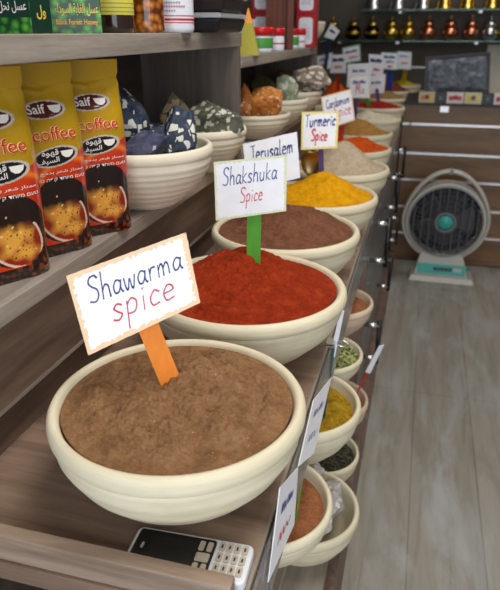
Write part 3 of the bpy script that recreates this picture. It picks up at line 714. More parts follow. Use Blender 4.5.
def text_geo(body, offset=0.0, shear=0):
    cu = bpy.data.curves.new('t', 'FONT'); cu.body = body; cu.offset = offset; cu.shear = shear; cu.resolution_u = 3
    o = bpy.data.objects.new('t', cu); col.objects.link(o); bpy.context.view_layer.update()
    me = bpy.data.meshes.new_from_object(o.evaluated_get(bpy.context.evaluated_depsgraph_get()))
    vs = [v.co.copy() for v in me.vertices]; fs = [tuple(p.vertices) for p in me.polygons]
    bpy.data.objects.remove(o); bpy.data.curves.remove(cu); bpy.data.meshes.remove(me)
    x0 = min(v.x for v in vs); x1 = max(v.x for v in vs); y0 = min(v.y for v in vs); y1 = max(v.y for v in vs)
    return [((v.x-x0)/(x1-x0), (v.y-y0)/(y1-y0)) for v in vs], fs
def text_on(name, body, fn, x0, x1, z0, z1, mat, parent, offset=.0, shear=0, tilt=0):
    vs, fs = text_geo(body, offset, shear)
    return MB().add([fn(x0+(x1-x0)*u, z0+(z1-z0)*v+tilt*(u-.5)*(x1-x0)) for u, v in vs], fs).build(name, mat, parent)

# ------------------------------------------------------------ coffee packets
BW, BH, BT = .112, .261, .054
def bag_depth(x, z):
    u = min(1, abs(2*x/BW)); v = z/BH
    q_ = max(0, min(1, (v-.62)/.285)); pr = 1-.97*q_*q_*(3-2*q_)
    if v < .06: pr *= .86+.14*(v/.06)
    d = BT/2*pr*(1-u**4.5)**.55
    if v > .9: return .0012*(1-u**8)+.0004*math.sin(z*2600)
    p = Vector((x*26, z*18, 1.3)); d += .0018*noise.noise(p)*(1-u**3)
    d += .0022*math.exp(-((v-.86-.04*u)/.012)**2)*(1-u)
    d += .0015*noise.noise(Vector((x*60, z*34, 4)))*(1-u**3)*(1 if v > .75 or v < .12 else .35)
    return max(d, .0006)
def half_w(z):
    v = z/BH; return BW/2*(1-.05*math.exp(-((v-.9)/.02)**2)-.02*math.sin(v*9))
YL = lin(178, 138, 14); RD = lin(176, 30, 10); OR = lin(212, 66, 16); DK = lin(28, 12, 10)
def mixc(a, b, t): t = max(0, min(1, t)); return tuple(a[i]*(1-t)+b[i]*t for i in range(3))+(1,)
def bag_col(x, z):
    u = 2*x/BW; v = z/BH
    line = .505+.05*abs(u+.1)**1.5+(.02*u)
    if v > line: c = YL; c = mixc(c, lin(186, 140, 8), .6*max(0, noise.noise(Vector((x*12, z*9, 2)))))
    else:
        t = (line-v)/.3; c = mixc(OR, RD, .35+.55*noise.noise(Vector((x*18+3, z*12, 0)))+.4*abs(u))
        sw = math.hypot(x-.02, (z-.085)*1.0); ring = math.exp(-((sw-.052)/.004)**2)
        c = mixc(c, lin(240, 130, 40), .8*ring)
    # coffee cup seen from above
    cx, cz = .004, .066; rx, rz = .047, .047
    e = math.hypot((x-cx)/rx, (z-cz)/rz)
    if v < .07: c = mixc(DK, lin(92, 44, 24), (noise.noise(Vector((x*130, z*160, 5)))-.05)*5)
    if e < 1: 
        c = DK if z > .05 or x > .02 else DK
        e2 = math.hypot((x-cx+.003+.25*(z-cz))/.035, (z-cz+.010)/.036)
        if e2 < 1.10 and e2 > 1.0 and (z < cz+.008): c = lin(226, 190, 168)
        if e2 < 1.0:
            c = mixc(lin(140, 36, 10), lin(224, 158, 62), 1.5*(1-e2)+.9*noise.noise(Vector((x*70, z*70, 7))))
            if z > cz-.002: c = mixc(c, DK, (z-cz+.002)/.014+.6*noise.noise(Vector((x*90, z*50, 9))))
            if noise.noise(Vector((x*330, z*330, 3))) > .42 and e2 < .8 and x > -.012: c = DK
            if noise.noise(Vector((x*150, z*150, 13))) > .56: c = lin(240, 204, 120)
    elif z < .06 and x > 0.02 and v < .2: c = mixc(DK, lin(120, 60, 34), (noise.noise(Vector((x*130, z*160, 5))))*4)
    # ovals
    def oval(cx, cz, a, b, tilt, inner):
        nonlocal c
        q = math.hypot((x-cx)/a, (z-cz-tilt*(x-cx))/b)
        if q < 1: c = inner
        if .86 < q < 1.0: c = lin(196, 188, 176)
    oval(.0, .202, .034, .0118, .03, lin(88, 26, 16))
    oval(.002, .141, .035, .0135, .09, lin(22, 18, 18))
    if abs(x) > BW/2*.965 and v < .88: c = mixc(c, YL if v > line else RD, .5)
    return c
bagmat = vcol('foil_print', .22, Coat_Weight=.5, Coat_Roughness=.12); 
_n = bagmat.noise(bagmat.coord((1, 1, 1)), 55, 4, .6, .6); bagmat.bump(_n, .22, .004); bagmat = bagmat.m
txt_red = plain('red_print', lin(206, 26, 22), .3); txt_cream = plain('cream_print', lin(246, 226, 170), .3); txt_white = plain('white_print', lin(240, 232, 224), .3)
def make_bag():
    root = empty('coffee_packet', (0, 0, 0), 0, 'x', 'coffee packet', 'yellow and red coffee packets')
    nx, nz = 112, 250; vs = []; cs = []; fs = []
    for s in (-1, 1):
        for j in range(nz+1):
            z = BH*j/nz; hw = half_w(z)
            for i in range(nx+1):
                x = -hw+2*hw*i/nx; xs = (x/hw)*BW/2
                d = bag_depth(xs, z) if 0 < i < nx else 0.0
                zz = z
                vs.append((x, s*d, zz)); cs.append(bag_col(xs, z) if s < 0 else YL if z > .13 else RD)
    K = (nx+1)*(nz+1)
    for s in (0, 1):
        for j in range(nz):
            for i in range(nx):
                a = s*K+j*(nx+1)+i; q = (a, a+1, a+nx+2, a+nx+1); fs.append(q if s == 0 else q[::-1])
    for i in range(nx): fs.append((i+1, i, K+i, K+i+1)); a = nz*(nx+1)+i; fs.append((a, a+1, K+a+1, K+a))
    pk = MB().add(vs, fs, True, cs).build('packet', bagmat, root)
    fn = lambda off: (lambda x, z: (x*half_w(z)/(BW/2), -bag_depth(x, z)-off, z))
    text_on('lettering', 'coffee', fn(.0009), -.027, .036, .163, .181, txt_cream, pk, .022)
    text_on('lettering', 'coffee', fn(.0016), -.027, .036, .1633, .1806, txt_red, pk, .0)
    text_on('lettering', 'Saif', fn(.0011), -.026, .002, .1975, .2095, txt_white, pk, .02)
    text_on('lettering', arabic('قهوة'), fn(.0011), -.018, .006, .141, .1515, txt_white, pk, .01)
    text_on('lettering', arabic('السيف'), fn(.0011), -.026, .006, .1315, .1405, txt_white, pk, .01, tilt=.05)
    text_on('lettering', arabic('ممتاز شعر بدمج ك'), fn(.0009), -.036, .042, .1165, .1225, txt_white, pk, .004)
    text_on('lettering', 'ןוחט הפק דחוימ םעט', fn(.0009), -.036, .044, .107, .1125, txt_white, pk, .004)
    for (cx, cz, k) in ((.017, .204, 1), (.019, .145, 1)):   # little cup emblem
        pts = [(cx+k*a, cz+k*b) for a, b in ((-.010, .003), (.010, .003), (.008, -.003), (.003, -.0065), (-.003, -.0065), (-.008, -.003))]
        f = fn(.0011); MB().add([f(*p) for p in pts], [tuple(range(6))]).build('cup_emblem', txt_white, pk)
    return root
bag0 = make_bag()
BL = ['coffee packet nearest the camera, cut off by the left edge of the photo', 'middle coffee packet of the three on the shelf', 'coffee packet on the right, touching the bowl of blue rocks']
bags = []
for k in range(3):
    if k == 0: b = bag0
    else:
        b = bag0.copy(); col.objects.link(b)
        for ch in bag0.children:
            c = ch.copy(); col.objects.link(c); c.parent = b
            for g in ch.children:
                d = g.copy(); col.objects.link(d); d.parent = c
    i = k
    b.location = ((-.507, .645, 1.1005), (-.504, .757, 1.1005), (-.490, .860, 1.1005))[k]; b.rotation_euler = (0, 0, math.radians((60, 60, 52)[k])); b['label'] = BL[i]

# ------------------------------------------------------------ top shelf goods
def honey_mat():
    t = NT('honey_box_print'); v = t.coord(); vo = t.n('ShaderNodeTexVoronoi'); vo.inputs['Scale'].default_value = 85; t.l(v, vo.inputs['Vector'])
    c = t.ramp(vo.outputs['Distance'], [(0, lin(120, 190, 60)), (.35, lin(60, 140, 44)), (.6, lin(14, 70, 34))])
    t.color(c); t.set(Roughness=.25); return t.m
M_hbox = honey_mat(); M_dgreen = plain('dark_green_print', lin(8, 52, 40), .3); M_gold = plain('gold_print', lin(236, 200, 60), .4); M_oprint = plain('orange_print', lin(236, 160, 40), .4)
def honey_box(x0, x1, y, dp, label, kind, rz=0):
    w = x1-x0; root = empty('honey_box', ((x0+x1)/2, y+dp/2, 1.397), rz, label, 'box', 'green honey boxes')
    MB().box(-w/2, w/2, -dp/2, dp/2, 0, .125).build('carton', M_hbox, root, bevel=.0006)
    MB().box(w/2, w/2+.0004, -dp/2+.001, dp/2-.001, .001, .124).build('side_panel', M_dgreen, root)
    f = lambda x, z: (x, -dp/2-.0006, z)
    if kind:
        text_on('lettering', 'Black Forest Honey', f, -w*.26, w*.44, .009, .0175, M_oprint, root, .02)
        text_on('lettering', arabic('عسل الغابة السوداء'), f, -w*.26, w*.46, .0215, .037, M_gold, root, .01)
    else:
        MB().box(-w/2, w/2, -dp/2-.0004, -dp/2, .018, .042).build('name_band', M_dgreen, root)
        text_on('lettering', arabic('عسل نحل طبيعي'), f, -w*.3, w*.46, .020, .036, txt_white, root, .01)
        text_on('lettering', arabic('ول'), lambda x, z: (w/2+.0008, x, z), -.010, .010, .016, .032, M_gold, root, .02)
honey_box(-.550, -.461, .70, .045, 'green honey box with white writing at the left edge of the top shelf', 0)
honey_box(-.519, -.441, .80, .05, 'green honey box with yellow and orange writing on the top shelf', 1, .55)
def jar(x, y, z, r, h, body, lid, label, cat='jar', group=None, lidh=.02, lidr=1.02, name='jar', sleeve=None, text=None):
    root = empty(name, (x, y, z), 0, label, cat, group)
    b = MB().lathe([(0, 0), (r*.9, 0), (r*.98, .003), (r, .008), (r, h*.88), (r*.92, h*.95), (r*.9, h), (0, h)], 40).build('jar_body', body, root)
    if sleeve:
        m, za, zb = sleeve; MB().lathe([(r+.0004, za), (r+.0006, za+.0005), (r+.0006, zb-.0005), (r+.0004, zb)], 40).build('paper_label', m, b)
    l = MB().lathe([(0, h-.002), (r*lidr, h-.002), (r*lidr, h+lidh-.004), (r*lidr*.96, h+lidh), (0, h+lidh)], 40).build('lid', lid, root)
    return root
M_honey = NT('dark_honey').set(Base_Color=lin(44, 26, 20), Roughness=.08, Coat_Weight=.6).m
M_ylab = plain('yellow_label', lin(226, 214, 90), .5)
def nutm():
    t = NT('nut_pieces'); v = t.coord(); vo = t.n('ShaderNodeTexVoronoi'); vo.inputs['Scale'].default_value = 95; t.l(v, vo.inputs['Vector'])
    t.color(t.ramp(vo.outputs['Distance'], [(0, lin(214, 156, 70)), (.4, lin(176, 100, 34)), (.75, lin(84, 36, 10))])); t.set(Roughness=.12, Coat_Weight=.6); t.bump(vo.outputs['Distance'], -.5, .004); return t.m
j = jar(-.492, .975, 1.397, .033, .12, M_honey, M_ylab, 'jar of dark honey with a yellow label on the top shelf', sleeve=(M_ylab, .026, .10))
for q in range(3): 
    MB().lathe([(.0338, .030+q*.006), (.0339, .0302+q*.006), (.0339, .0308+q*.006), (.0338, .031+q*.006)], 40).build('label_print', plain('label_print_ink', lin(120, 126, 90), .6), [c for c in j.children][0])
jar(-.466, 1.048, 1.397, .030, .12, nutm(), M_ylab, 'glass jar of golden brown nut pieces on the top shelf')
M_wj = plain('white_jar', lin(222, 224, 232), .3); M_redp = plain('red_label', lin(196, 30, 40), .4); M_greyp = plain('grey_print', lin(120, 122, 132), .5)
j = jar(-.452, 1.135, 1.397, .036, .12, M_wj, M_redp, 'white plastic jar with a red printed band on the top shelf', sleeve=(M_redp, .020, .0235))
jb = j.children[0]
for (za, zb) in ((.016, .0175), (.027, .0285)):
    MB().lathe([(.0364, za), (.0366, za+.0003), (.0366, zb-.0003), (.0364, zb)], 40).build('label_print', M_redp, jb)
for k, (bz, cnt) in enumerate(((.034, 4), (.041, 6), (.047, 5))):
    vs, fs = text_geo('lolollo'[:cnt], .02)
    MB().add([(.0369*math.sin(.9*(u-.35)), -.0369*math.cos(.9*(u-.35)), bz+.0045*v) for u, v in vs] if False else [(.0369*math.sin(a), -.0369*math.cos(a), z) for q in range(cnt*2) for (a, z) in
        [(-.45+q*.12, bz), (-.45+q*.12+.07, bz), (-.45+q*.12+.07, bz+.003), (-.45+q*.12, bz+.003)]], [(4*q, 4*q+1, 4*q+2, 4*q+3) for q in range(cnt*2)]).build('label_print', [M_greyp, M_redp, M_greyp][k], jb)
M_blackpl = NT('black_plastic').set(Base_Color=lin(20, 20, 25), Roughness=.42).m
M_clear = NT('clear_lid').set(Base_Color=(.85, .88, .92, 1), Roughness=.1, Transmission_Weight=.7, IOR=1.2).m
M_date = plain('dark_fruit', lin(34, 24, 24), .4)
for k in range(3):
    z = 1.397+.036*k
    t = empty('food_tub', (-.455+.004*k, 1.30, z), .05*k, ['bottom', 'middle', 'top'][k]+' clear plastic tub of dark fruit in the stack over the shelf divider', 'tub', 'stacked food tubs')
    def fr(z0, z1, a0, a1, b0, b1): return MB().add([(sx*a, sy*b, zz) for zz, a, b in ((z0, a0, b0), (z1, a1, b1)) for sx, sy in ((-1, -1), (1, -1), (1, 1), (-1, 1))], [(3, 2, 1, 0), (4, 5, 6, 7)]+[(i, (i+1) % 4, (i+1) % 4+4, i+4) for i in range(4)])
    fr(0, .026, .060, .068, .085, .095).build('tub_body', M_blackpl if k == 0 else M_date, t, bevel=.006, seg=3)
    fr(.026, .0355, .071, .066, .098, .092).build('lid', M_clear, t, bevel=.003)

# bay beyond the divider
Z3 = 1.343
pb = empty('pyramid_box', (-.448, 1.63, Z3), .2, 'yellow-green pyramid shaped packet with an orange top beside the shelf divider', 'packet')
M_pyr = plain('yellow_green_print', lin(170, 160, 60), .3)
def frustum(w0, w1, z0, z1): return MB().add([(sx*w, sy*w, z) for w, z in ((w0, z0), (w1, z1)) for sx, sy in ((-1, -1), (1, -1), (1, 1), (-1, 1))], [(3, 2, 1, 0), (4, 5, 6, 7)]+[(i, (i+1) % 4, (i+1) % 4+4, i+4) for i in range(4)])
frustum(.028, .011, 0, .075).build('packet_body', M_pyr, pb); frustum(.011, .001, .075, .11).build('tip', plain('orange_tip', lin(236, 150, 30), .4), pb)
M_rlid = plain('red_lid', lin(206, 24, 28), .25); M_glab = plain('green_label', lin(70, 150, 60), .4)
def redjar(x, y, r, h, label, green=True):
    root = jar(x, y, Z3, r, h*.72, M_wj, M_rlid, label, 'jar', 'white jars with red lids', lidh=h*.30, lidr=1.06, name='cosmetic_jar', sleeve=(M_glab if green else M_greyp, .012, h*.6) if green else (M_redp, .02, .024))
redjar(-.468, 1.83, .036, .066, 'white jar with a green label and red lid next to the yellow-green packet')
redjar(-.453, 1.985, .021, .064, 'narrow white jar with a red lid left of the brown sticks', False)
redjar(-.463, 2.27, .021, .064, 'white jar with a green label and red lid right of the brown sticks')
redjar(-.453, 2.355, .019, .064, 'narrow white jar with a red lid in front of the red boxes', False)
M_stk = wood('dark_stick', lin(84, 44, 32), lin(128, 74, 54), 'z', .4)
for k, (x, y) in enumerate([(-.522, 2.155), (-.503, 2.155), (-.484, 2.155), (-.465, 2.155), (-.4435, 2.13)]):
    o = MB().box(-.009, .009, -.009, .009, 0, .27).build('wooden_slat', M_stk, None, (x, y, Z3), bevel=.001)
    tag(o, ['leftmost', 'second from left', 'middle', 'second from right', 'rightmost'][k]+' of the tall dark brown wooden slats standing on the shelf', 'slat', 'tall brown wooden slats')
def redbox(x, y, z, label):
    root = empty('red_carton', (x, y, z), 0, label, 'box', 'red cartons with white panels')
    MB().box(-.036, .036, -.03, .03, 0, .115).build('carton', plain('red_carton_print', lin(168, 22, 34), .35), root, bevel=.001)
    p = rbox(-.026, .026, -.046, .046, 0, .0006, .012).build('white_panel', M_wj, root, (0, -.0302, .057), (PI/2, 0, 0))
    MB().box(-.006, .006, .020, .0215, .0007, .0008).build('print_line', M_greyp, p)
    for q in range(6): MB().box(-.018, .018, .010-q*.007, .0115-q*.007, .0007, .0008).build('print_line', M_greyp, p)
redbox(-.452, 2.48, Z3, 'lower red carton with a white panel beside the end of the shelf')
redbox(-.452, 2.48, Z3+.1155, 'upper red carton stacked on the lower one at the shelf end')
redbox(-.575, 2.30, Z3, 'red carton standing further left behind the brown slats')
redbox(-.575, 2.30, Z3+.1155, 'upper red carton behind the brown slats')
wc = empty('white_packet', (-.575, 2.0, Z3), 0, 'pale grey packet behind the yellow-green pyramid packet', 'packet')
MB().box(-.05, .05, -.015, .015, 0, .09).build('packet_body', plain('pale_packet', lin(186, 192, 204), .4), wc, bevel=.004)
MB().box(-.035, .035, -.0156, -.015, .05, .053).box(-.035, .035, -.0156, -.015, .03, .033).build('print_line', M_greyp, wc)

# dark stand behind the shelving
st = empty('dark_display_stand', (-.82, 4.2, .87), 0, 'dark display stand on the counter past the end of the shelving', 'stand')
M_dst = plain('dark_stand', lin(40, 40, 38), .5)
for n_, b_ in (('back', (-.23, -.21, -1.3, 1.0, 0, .9)), ('shelf', (-.21, .10, -1.3, -.25, .455, .475)), ('post', (.08, .10, -1.3, -1.28, 0, .455)), ('post', (.08, .10, -.27, -.25, 0, .455))):
    MB().box(*b_).build(n_, M_dst, st)
bowl(-.63, 3.42, 1.345+.10, .10, .10, 'white bowl on the dark stand behind the red cartons', CLAY2, 'bowls on the dark stand', 2)
sign([(-.79+.25, 3.7, 1.441), (-.489, 3.7, 1.400), (-.519, 3.7, 1.343+.012), (-.577, 3.7, 1.369)], (-.60, 3.84, 1.03), [('~', ink_navy, .2, .8, .5, .14, .004, 0)], S_nv, .02,
     'steeply tilted pale card high up on a dark blue stick', None, far, stick_top=(-.545, 3.71, 1.39))

# ------------------------------------------------------------ slatted counter, fan, trays
sl = empty('slatted_counter', (.70, 4.3, 0), 0, 'brown wood-look slatted counter behind the standing fan', 'counter')
zs = [0, .19, .365, .54, .705, .88, 1.0]
for k in range(6):
    cpart('front_panel', W_slat, -.11, 1.6, 3.96, 3.98, zs[k]+.007, zs[k+1]-.007, .001, par=sl)
for k in range(1, 6):
    cpart('slat_rail', M_rail, -.11, 1.6, 3.952, 3.972, zs[k]-.0065, zs[k+1-1]+.0065, par=sl)
cpart('body', W_back, -.11, 1.6, 3.981, 4.62, 0, .992, par=sl)
cpart('counter_top', M_dst, -.11, 1.6, 3.94, 4.64, .993, 1.005, .001, par=sl)
cpart('price_holder', M_rail, .10, .15, 3.935, 3.9385, .955, .99, .001, par=sl)
hk = MB().tube([(0, 0, 0), (0, -.07, .0), (0, -.085, .012)], .005, 10).build('slat_hook', M_chrome, None, (-.062, 3.958, .885)); tag(hk, 'short chrome hook on the slatted counter near the far bowls', 'hook')
SN = [(-.03, .065, 0), (.068, .128, 3), (.131, .228, 1), (.231, .33, 2), (.333, .392, 3), (.395, .49, 1), (.493, .59, 0)]
pal = [(lin(196, 176, 140), [lin(206, 120, 30), lin(120, 60, 30), lin(224, 190, 60)]), (lin(226, 214, 206), [lin(190, 24, 50), lin(160, 16, 40), lin(206, 60, 80)]),
       (lin(214, 200, 150), [lin(220, 190, 50), lin(120, 70, 40), lin(226, 210, 120)]), (lin(20, 20, 20), [lin(60, 60, 60)])]
sn_mats = [plain('snack_print_%d' % i, p[0], .35) for i, p in enumerate(pal)]
words = ['beige snack box with orange pictures at the left end of the counter front', 'slim black snack box right of the leftmost beige one', 'pale snack box with a crimson picture', 'pale yellow snack box in the middle with yellow pictures',
         'slim black snack box right of the yellow one', 'pale snack box with a red picture near the right edge', 'beige snack box beyond the right edge']
for (a, b, k), wd in zip(SN[:6], words):
    root = empty('snack_box', ((a+b)/2, 4.0, 1.005), 0, wd, 'box', 'snack boxes along the counter front')
    w = (b-a)/2-.001; MB().box(-w, w, -.035, .035, 0, .058).build('carton', sn_mats[k], root)
    if k != 3:
        for q in range(3):
            mm = plain('snack_picture', pal[k][1][q], .4)
            rbox(-w*.75+q*w*.5, -w*.75+q*w*.5+w*.55, -.012, .014, 0, .0006, .008).build('picture', mm, root, (0, -.0352, .028+.004*(q % 2)), (PI/2, 0, 0))
    else:
        rbox(-.008, .008, -.01, .008, 0, .0006, .004).build('picture', M_greyp, root, (0, -.0352, .03), (PI/2, 0, 0))
# foil pack tray
fo = NT('clear_film'); fo.set(Base_Color=lin(96, 104, 112), Roughness=.16, Metallic=.5); _n = fo.noise(fo.coord(), 26, 5, .7, 1.0); fo.bump(_n, .9, .02)
fo.color(fo.ramp(fo.noise(fo.coord(), 18, 4, .6), [(.3, lin(92, 97, 106)), (.6, lin(120, 127, 137)), (.75, lin(180, 186, 198))])); fo = fo.m  # pale bluish stops are crinkle highlights painted into the film colour
tr = empty('film_wrapped_tray', (.20, 4.28, 1.014), 0, 'black tray wrapped in crinkled clear film, propped upright on the slatted counter', 'tray')
Mt = Matrix.Rotation(-.22, 4, 'X') @ Matrix.Rotation(-.09, 4, 'Y')
MB().box(-.195, .195, -.012, .012, 0.012, .028, Mt).box(-.195, .195, -.012, .012, .24, .255, Mt).box(-.195, -.18, -.012, .012, .028, .24, Mt).box(.18, .195, -.012, .012, .028, .24, Mt).build('frame', M_blackpl, tr)
vs = []; fs = []; nx, nz = 50, 34
for j_ in range(nz+1):
    for i_ in range(nx+1):
        x = -.18+.36*i_/nx; z = .028+.212*j_/nz; e = min(1, 6*min(i_/nx, 1-i_/nx, j_/nz, 1-j_/nz))
        vs.append(Mt @ Vector((x, -.006-e*(.010+.014*abs(noise.fractal(Vector((x*16, z*16, 3)), 1, 2, 4))), z)))
for j_ in range(nz):
    for i_ in range(nx): a = j_*(nx+1)+i_; fs.append((a, a+1, a+nx+2, a+nx+1))
o = MB().add(vs, fs, True).build('film', fo, tr); o.modifiers.new('s', 'SOLIDIFY').thickness = .004
flat = empty('flat_packet', (.40, 4.13, 1.0055), .1, 'flat clear packet lying on the counter in front of the wrapped tray', 'packet')
MB().box(-.15, .10, -.05, .05, 0, .012).build('packet_body', fo, flat, bevel=.004)
# ------------------------------------------------------------ fan
fan = empty('box_fan', (.20, 3.70, 0), 0, 'grey-beige floor fan with a round grille and turquoise centre standing on the floor', 'fan')
F_body = plain('fan_plastic', lin(196, 192, 182), .4); F_teal = plain('fan_teal', lin(70, 178, 166), .4); F_dk = plain('fan_dark', lin(58, 58, 60), .5); F_gr = plain('fan_grille', lin(88, 88, 92), .45)
F_mid = plain('fan_grey', lin(132, 134, 132), .4)
zc = .365; R0 = .222
def ring_xz(mb, cx, cz, prof_r, y0, y1, w, n=72, ez=1.0):
    vs = []; fs = []
    for i in range(n):
        a = 2*PI*i/n; c, s = math.cos(a), math.sin(a)*ez
        for (r, y) in ((prof_r-w, y0), (prof_r, y0), (prof_r, y1), (prof_r-w, y1)): vs.append((cx+r*c, y, cz+r*s))
    for i in range(n):
        j = (i+1) % n
        for k in range(4): fs.append((i*4+k, i*4+(k+1) % 4, j*4+(k+1) % 4, j*4+k))
    return mb.add(vs, fs, False)
ring_xz(MB(), 0, zc, R0+.006, -.045, .06, .018).build('housing', F_body, fan, bevel=.004)
# outer hoop with handle arch
pts = []
for i in range(49):
    a = math.radians(-62)+math.radians(304)*i/48; c, s = math.cos(a), math.sin(a)
    r = .243; k = 1+.20*max(0, s)**1.3
    pts.append((r*c*(1-.04*max(0, s)), .0, zc+r*s*k))
MB().tube(pts, .030, 14, False, .42).build('hoop', F_body, fan)
MB().box(-.010, .010, -.032, .032, .644, .668).build('handle_clip', F_mid, fan)
ring_xz(MB(), 0, zc, R0-.008, -.058, -.045, .009).build('grille_ring', F_mid, fan, bevel=.002)
m = MB()
for r in (.19, .16, .13, .10, .075): ring_xz(m, 0, zc, r, -.056, -.053, .0025, 56)
for k in range(40):
    a = 2*PI*k/40; M = Matrix.Translation((0, -.052, zc)) @ Matrix.Rotation(a, 4, 'Y'); m.box(.05, .205, -.001, .001, -.0012, .0012, M)
m.build('grille', F_gr, fan)
m = MB()
for k in range(9):
    x = -.18+.045*k; h = math.sqrt(max(0, .2**2-x*x))
    m.box(x-.004, x+.004, -.045, -.025, zc-h, zc+h)
m.build('louvre', F_gr, fan)
m = MB(); ring_xz(m, 0, zc, .060, -.062, -.050, .010); m.build('hub_ring', F_mid, fan)
MB().lathe([(0, 0), (.040, 0), (.044, .004), (.042, .012), (0, .016)], 36, Matrix.Translation((0, -.052, zc)) @ Matrix.Rotation(PI/2, 4, 'X')).build('hub_cap', F_teal, fan)
MB().lathe([(0, 0), (.205, 0), (.205, .004), (0, .004)], 48, Matrix.Translation((0, .05, zc)) @ Matrix.Rotation(PI/2, 4, 'X')).build('back_plate', F_dk, fan)
for k in range(5):
    a = 2*PI*k/5; vs = []; M = Matrix.Translation((0, .01, zc)) @ Matrix.Rotation(a, 4, 'Y')
    for i in range(9):
        for j_ in range(7):
            rr = .03+.145*i/8; w = (.03+.055*math.sin(i/8*2.2))*(j_/6-.5)
            vs.append(M @ Vector((rr, w*.45, w*2+.01*i/8)))
    fs = [(i*7+j_, i*7+j_+1, i*7+j_+8, i*7+j_+7) for i in range(8) for j_ in range(6)]
    MB().add(vs, fs, True).build('blade', F_dk, fan).modifiers.new('s', 'SOLIDIFY').thickness = .002
def wedge(x0, x1, z0, z1, X0, X1, ya, yb): return MB().add([(x0, ya, z0), (x1, ya, z0), (x1, yb, z0), (x0, yb, z0), (X0, ya+.02, z1), (X1, ya+.02, z1), (X1, yb-.02, z1), (X0, yb-.02, z1)], [(3, 2, 1, 0), (4, 5, 6, 7), (0, 1, 5, 4), (1, 2, 6, 5), (2, 3, 7, 6), (3, 0, 4, 7)])
wedge(-.175, .205, 0, .030, -.165, .195, -.10, .09).build('base', F_body, fan, bevel=.004)
wedge(-.150, .165, .030, .165, -.120, .125, -.065, .06).build('pedestal', F_body, fan, bevel=.004)
Mp = Matrix.Translation((0.01, -.0665, .03)) @ Matrix.Rotation(math.atan2(-.02, .125), 4, 'X')
pn = MB().box(-.142, .142, -.004, .003, .012, .075, Mp).build('control_panel', F_teal, fan, bevel=.001)
for k in range(5): MB().box(-.045+.022*k, -.027+.022*k, -.010, -.004, .036, .056, Mp).build('button', F_dk, fan, bevel=.001)
MB().box(.07, .115, -.0055, -.004, .036, .056, Mp).build('dial_plate', F_body, fan)

# ------------------------------------------------------------ glass shelves and metal jars
gs = []
for z, lb in ((1.322, 'lower glass shelf carrying the round lidded metal jars'), (1.545, 'upper glass shelf carrying the bell shaped metal vessels')):
    o = MB().box(-.65, .65, -.13, .13, 0, .010).build('glass_shelf', M_glass, None, (0.10, 5.51, z)); tag(o, lb, 'shelf', 'glass shelves'); gs.append(o)
    for x in (-.35, .25): MB().box(x-.012, x+.012, -.10, .125, -.016, -.0005).build('bracket', M_rail, o)
cols = {'dg': lin(60, 48, 26), 'g': lin(216, 184, 92), 'c': lin(226, 150, 116), 's': lin(212, 212, 216)}
mats = {k: plain('metal_'+k, v, .27, 1) for k, v in cols.items()}
nmz = {'dg': 'dark bronze', 'g': 'brass', 'c': 'copper', 's': 'silver'}
def onion(x, y, z, k, label, s=1.0):
    root = empty('lidded_jar', (x, y, z), 0, label, 'jar', 'round lidded metal jars on the glass shelf')
    mt = mats[k]; body = mt if k != 'dg' else mats['g']
    MB().lathe([(r*s, h*s) for r, h in [(0, 0), (.030, 0), (.034, .006), (.050, .018), (.062, .040), (.064, .055), (.058, .080), (.046, .096), (.034, .104), (0, .104)]], 36).build('jar_body', mt, root)
    if k == 'dg': MB().lathe([(r*s, h*s) for r, h in [(.0505, .030), (.0655, .044), (.0665, .056), (.056, .077), (.052, .077)]], 36).build('bright_band', body, root)
    MB().lathe([(r*s, h*s) for r, h in [(0, .104), (.040, .104), (.046, .110), (.044, .120), (.036, .134), (.024, .143), (.012, .148), (.006, .152), (.005, .160), (.009, .166), (.006, .174), (0, .180)]], 36).build('lid', body if k == 'dg' else mt, root)
JX = [(-.777, 'dg'), (-.612, 'dg'), (-.461, 'dg'), (-.31, 'g'), (-.177, 'g'), (-.023, 'c'), (.144, 'c'), (.30, 'c'), (.44, 's'), (.565, 'g')]
seen = {}
ordw = {'dg': ['dark bronze jar with a brass lid beside the tilted card', 'dark bronze jar with a brass lid above the green outlined card', 'dark bronze jar with a brass lid, third from the left'],
        'g': ['brass lidded jar next to the dark bronze ones', 'brass lidded jar next to the copper ones', 'brass lidded jar cut off at the right edge'], 'c': ['leftmost copper lidded jar above the wrapped tray', 'middle copper lidded jar above the wrapped tray', 'rightmost copper lidded jar beside the silver one'],
        's': ['silver lidded jar right of the copper ones']}
for x, k in JX:
    i = seen.get(k, 0); seen[k] = i+1
    if x < -.6: continue
    onion(x, 5.45, 1.3325, k, ordw[k][i])
gl2 = MB().box(-.16, .16, -.13, .13, 0, .010).build('glass_shelf', M_glass, None, (-.715, 5.51, 1.322)); tag(gl2, 'short glass shelf piece with the two leftmost bronze jars', 'shelf', 'glass shelves')
MB().box(-.012, .012, -.10, .125, -.016, -.0005).build('bracket', M_rail, gl2)
gs[0].location.x = .10; onion(-.777, 5.45, 1.3325, 'dg', ordw['dg'][0]); onion(-.612, 5.45, 1.3325, 'dg', ordw['dg'][1])
UX = [(-.471, 's'), (-.277, 's'), (-.086, 's'), (.078, 'g'), (.248, 'g'), (.429, 'g')]
ul = ['leftmost silver bell shaped vessel on the upper glass shelf', 'middle silver bell shaped vessel on the upper glass shelf', 'silver bell shaped vessel next to the brass ones', 'brass bell shaped vessel next to the silver ones', 'middle brass bell shaped vessel on the upper glass shelf', 'rightmost brass bell shaped vessel on the upper glass shelf']
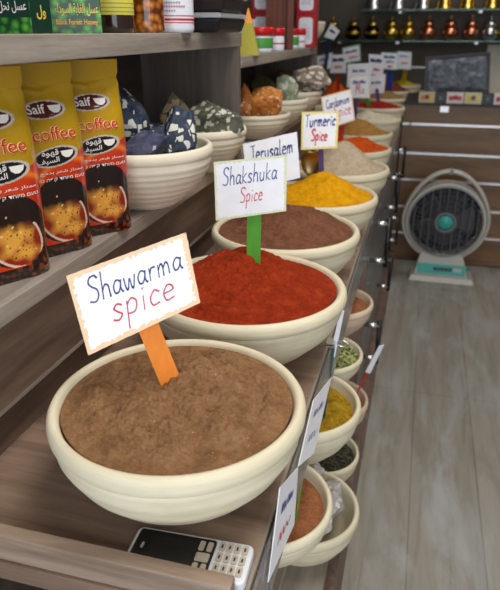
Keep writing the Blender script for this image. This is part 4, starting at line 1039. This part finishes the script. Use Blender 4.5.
for (x, k), lb in zip(UX, ul):
    root = empty('bell_vessel', (x, 5.45, 1.5555), 0, lb, 'vessel', 'bell shaped vessels on the upper glass shelf')
    MB().lathe([(0, 0), (.066, 0), (.070, .004), (.066, .010), (.060, .04), (.050, .085), (.032, .12), (.030, .15), (0, .15)], 36).build('vessel_body', mats[k], root)
    MB().lathe([(0, .15), (.034, .15), (.030, .17), (.010, .19), (.008, .20), (0, .205)], 30).build('lid', mats[k], root)

# ------------------------------------------------------------ lights and camera
def area(name, loc, rot, sx, sy, power, color=(1, 1, 1)):
    l = bpy.data.lights.new(name, 'AREA'); l.shape = 'RECTANGLE'; l.size = sx; l.size_y = sy; l.energy = power; l.color = color
    o = bpy.data.objects.new(name, l); col.objects.link(o); o.location = loc; o.rotation_euler = rot; return o
area('ceiling_light_near', (.25, .85, 2.66), (0, 0, 0), .7, 1.3, 30, (1, .96, .9))
area('ceiling_light_far', (.6, 3.9, 2.66), (0, 0, 0), .7, 1.6, 18, (1, .97, .93))
area('doorway_daylight', (.5, -1.15, 1.4), (PI/2, 0, 0), 2.2, 2.2, 27, (.93, .97, 1.0))
w = bpy.data.worlds.new('w'); sc.world = w; w.use_nodes = True
w.node_tree.nodes['Background'].inputs[0].default_value = (.75, .85, 1, 1); w.node_tree.nodes['Background'].inputs[1].default_value = 1.1
cam = bpy.data.cameras.new('camera'); co = bpy.data.objects.new('camera', cam); col.objects.link(co)
cam.sensor_fit = 'HORIZONTAL'; cam.sensor_width = 36; cam.lens = 610/500*36; cam.clip_start = .02
r_ = Vector((.964865, .262745, 0)); d_ = Vector((.104358, -.383230, -.917739)); f_ = Vector((-.241131, .885494, -.397185))
co.matrix_world = Matrix(((r_.x, -d_.x, -f_.x, 0), (r_.y, -d_.y, -f_.y, 0), (r_.z, -d_.z, -f_.z, 1.4), (0, 0, 0, 1)))
cam.dof.use_dof = True; cam.dof.focus_distance = .85; cam.dof.aperture_fstop = 9
sc.camera = co
sc.view_settings.view_transform = 'Standard'; sc.view_settings.look = 'None'; sc.view_settings.gamma = 1
sc.view_settings.exposure = -.06
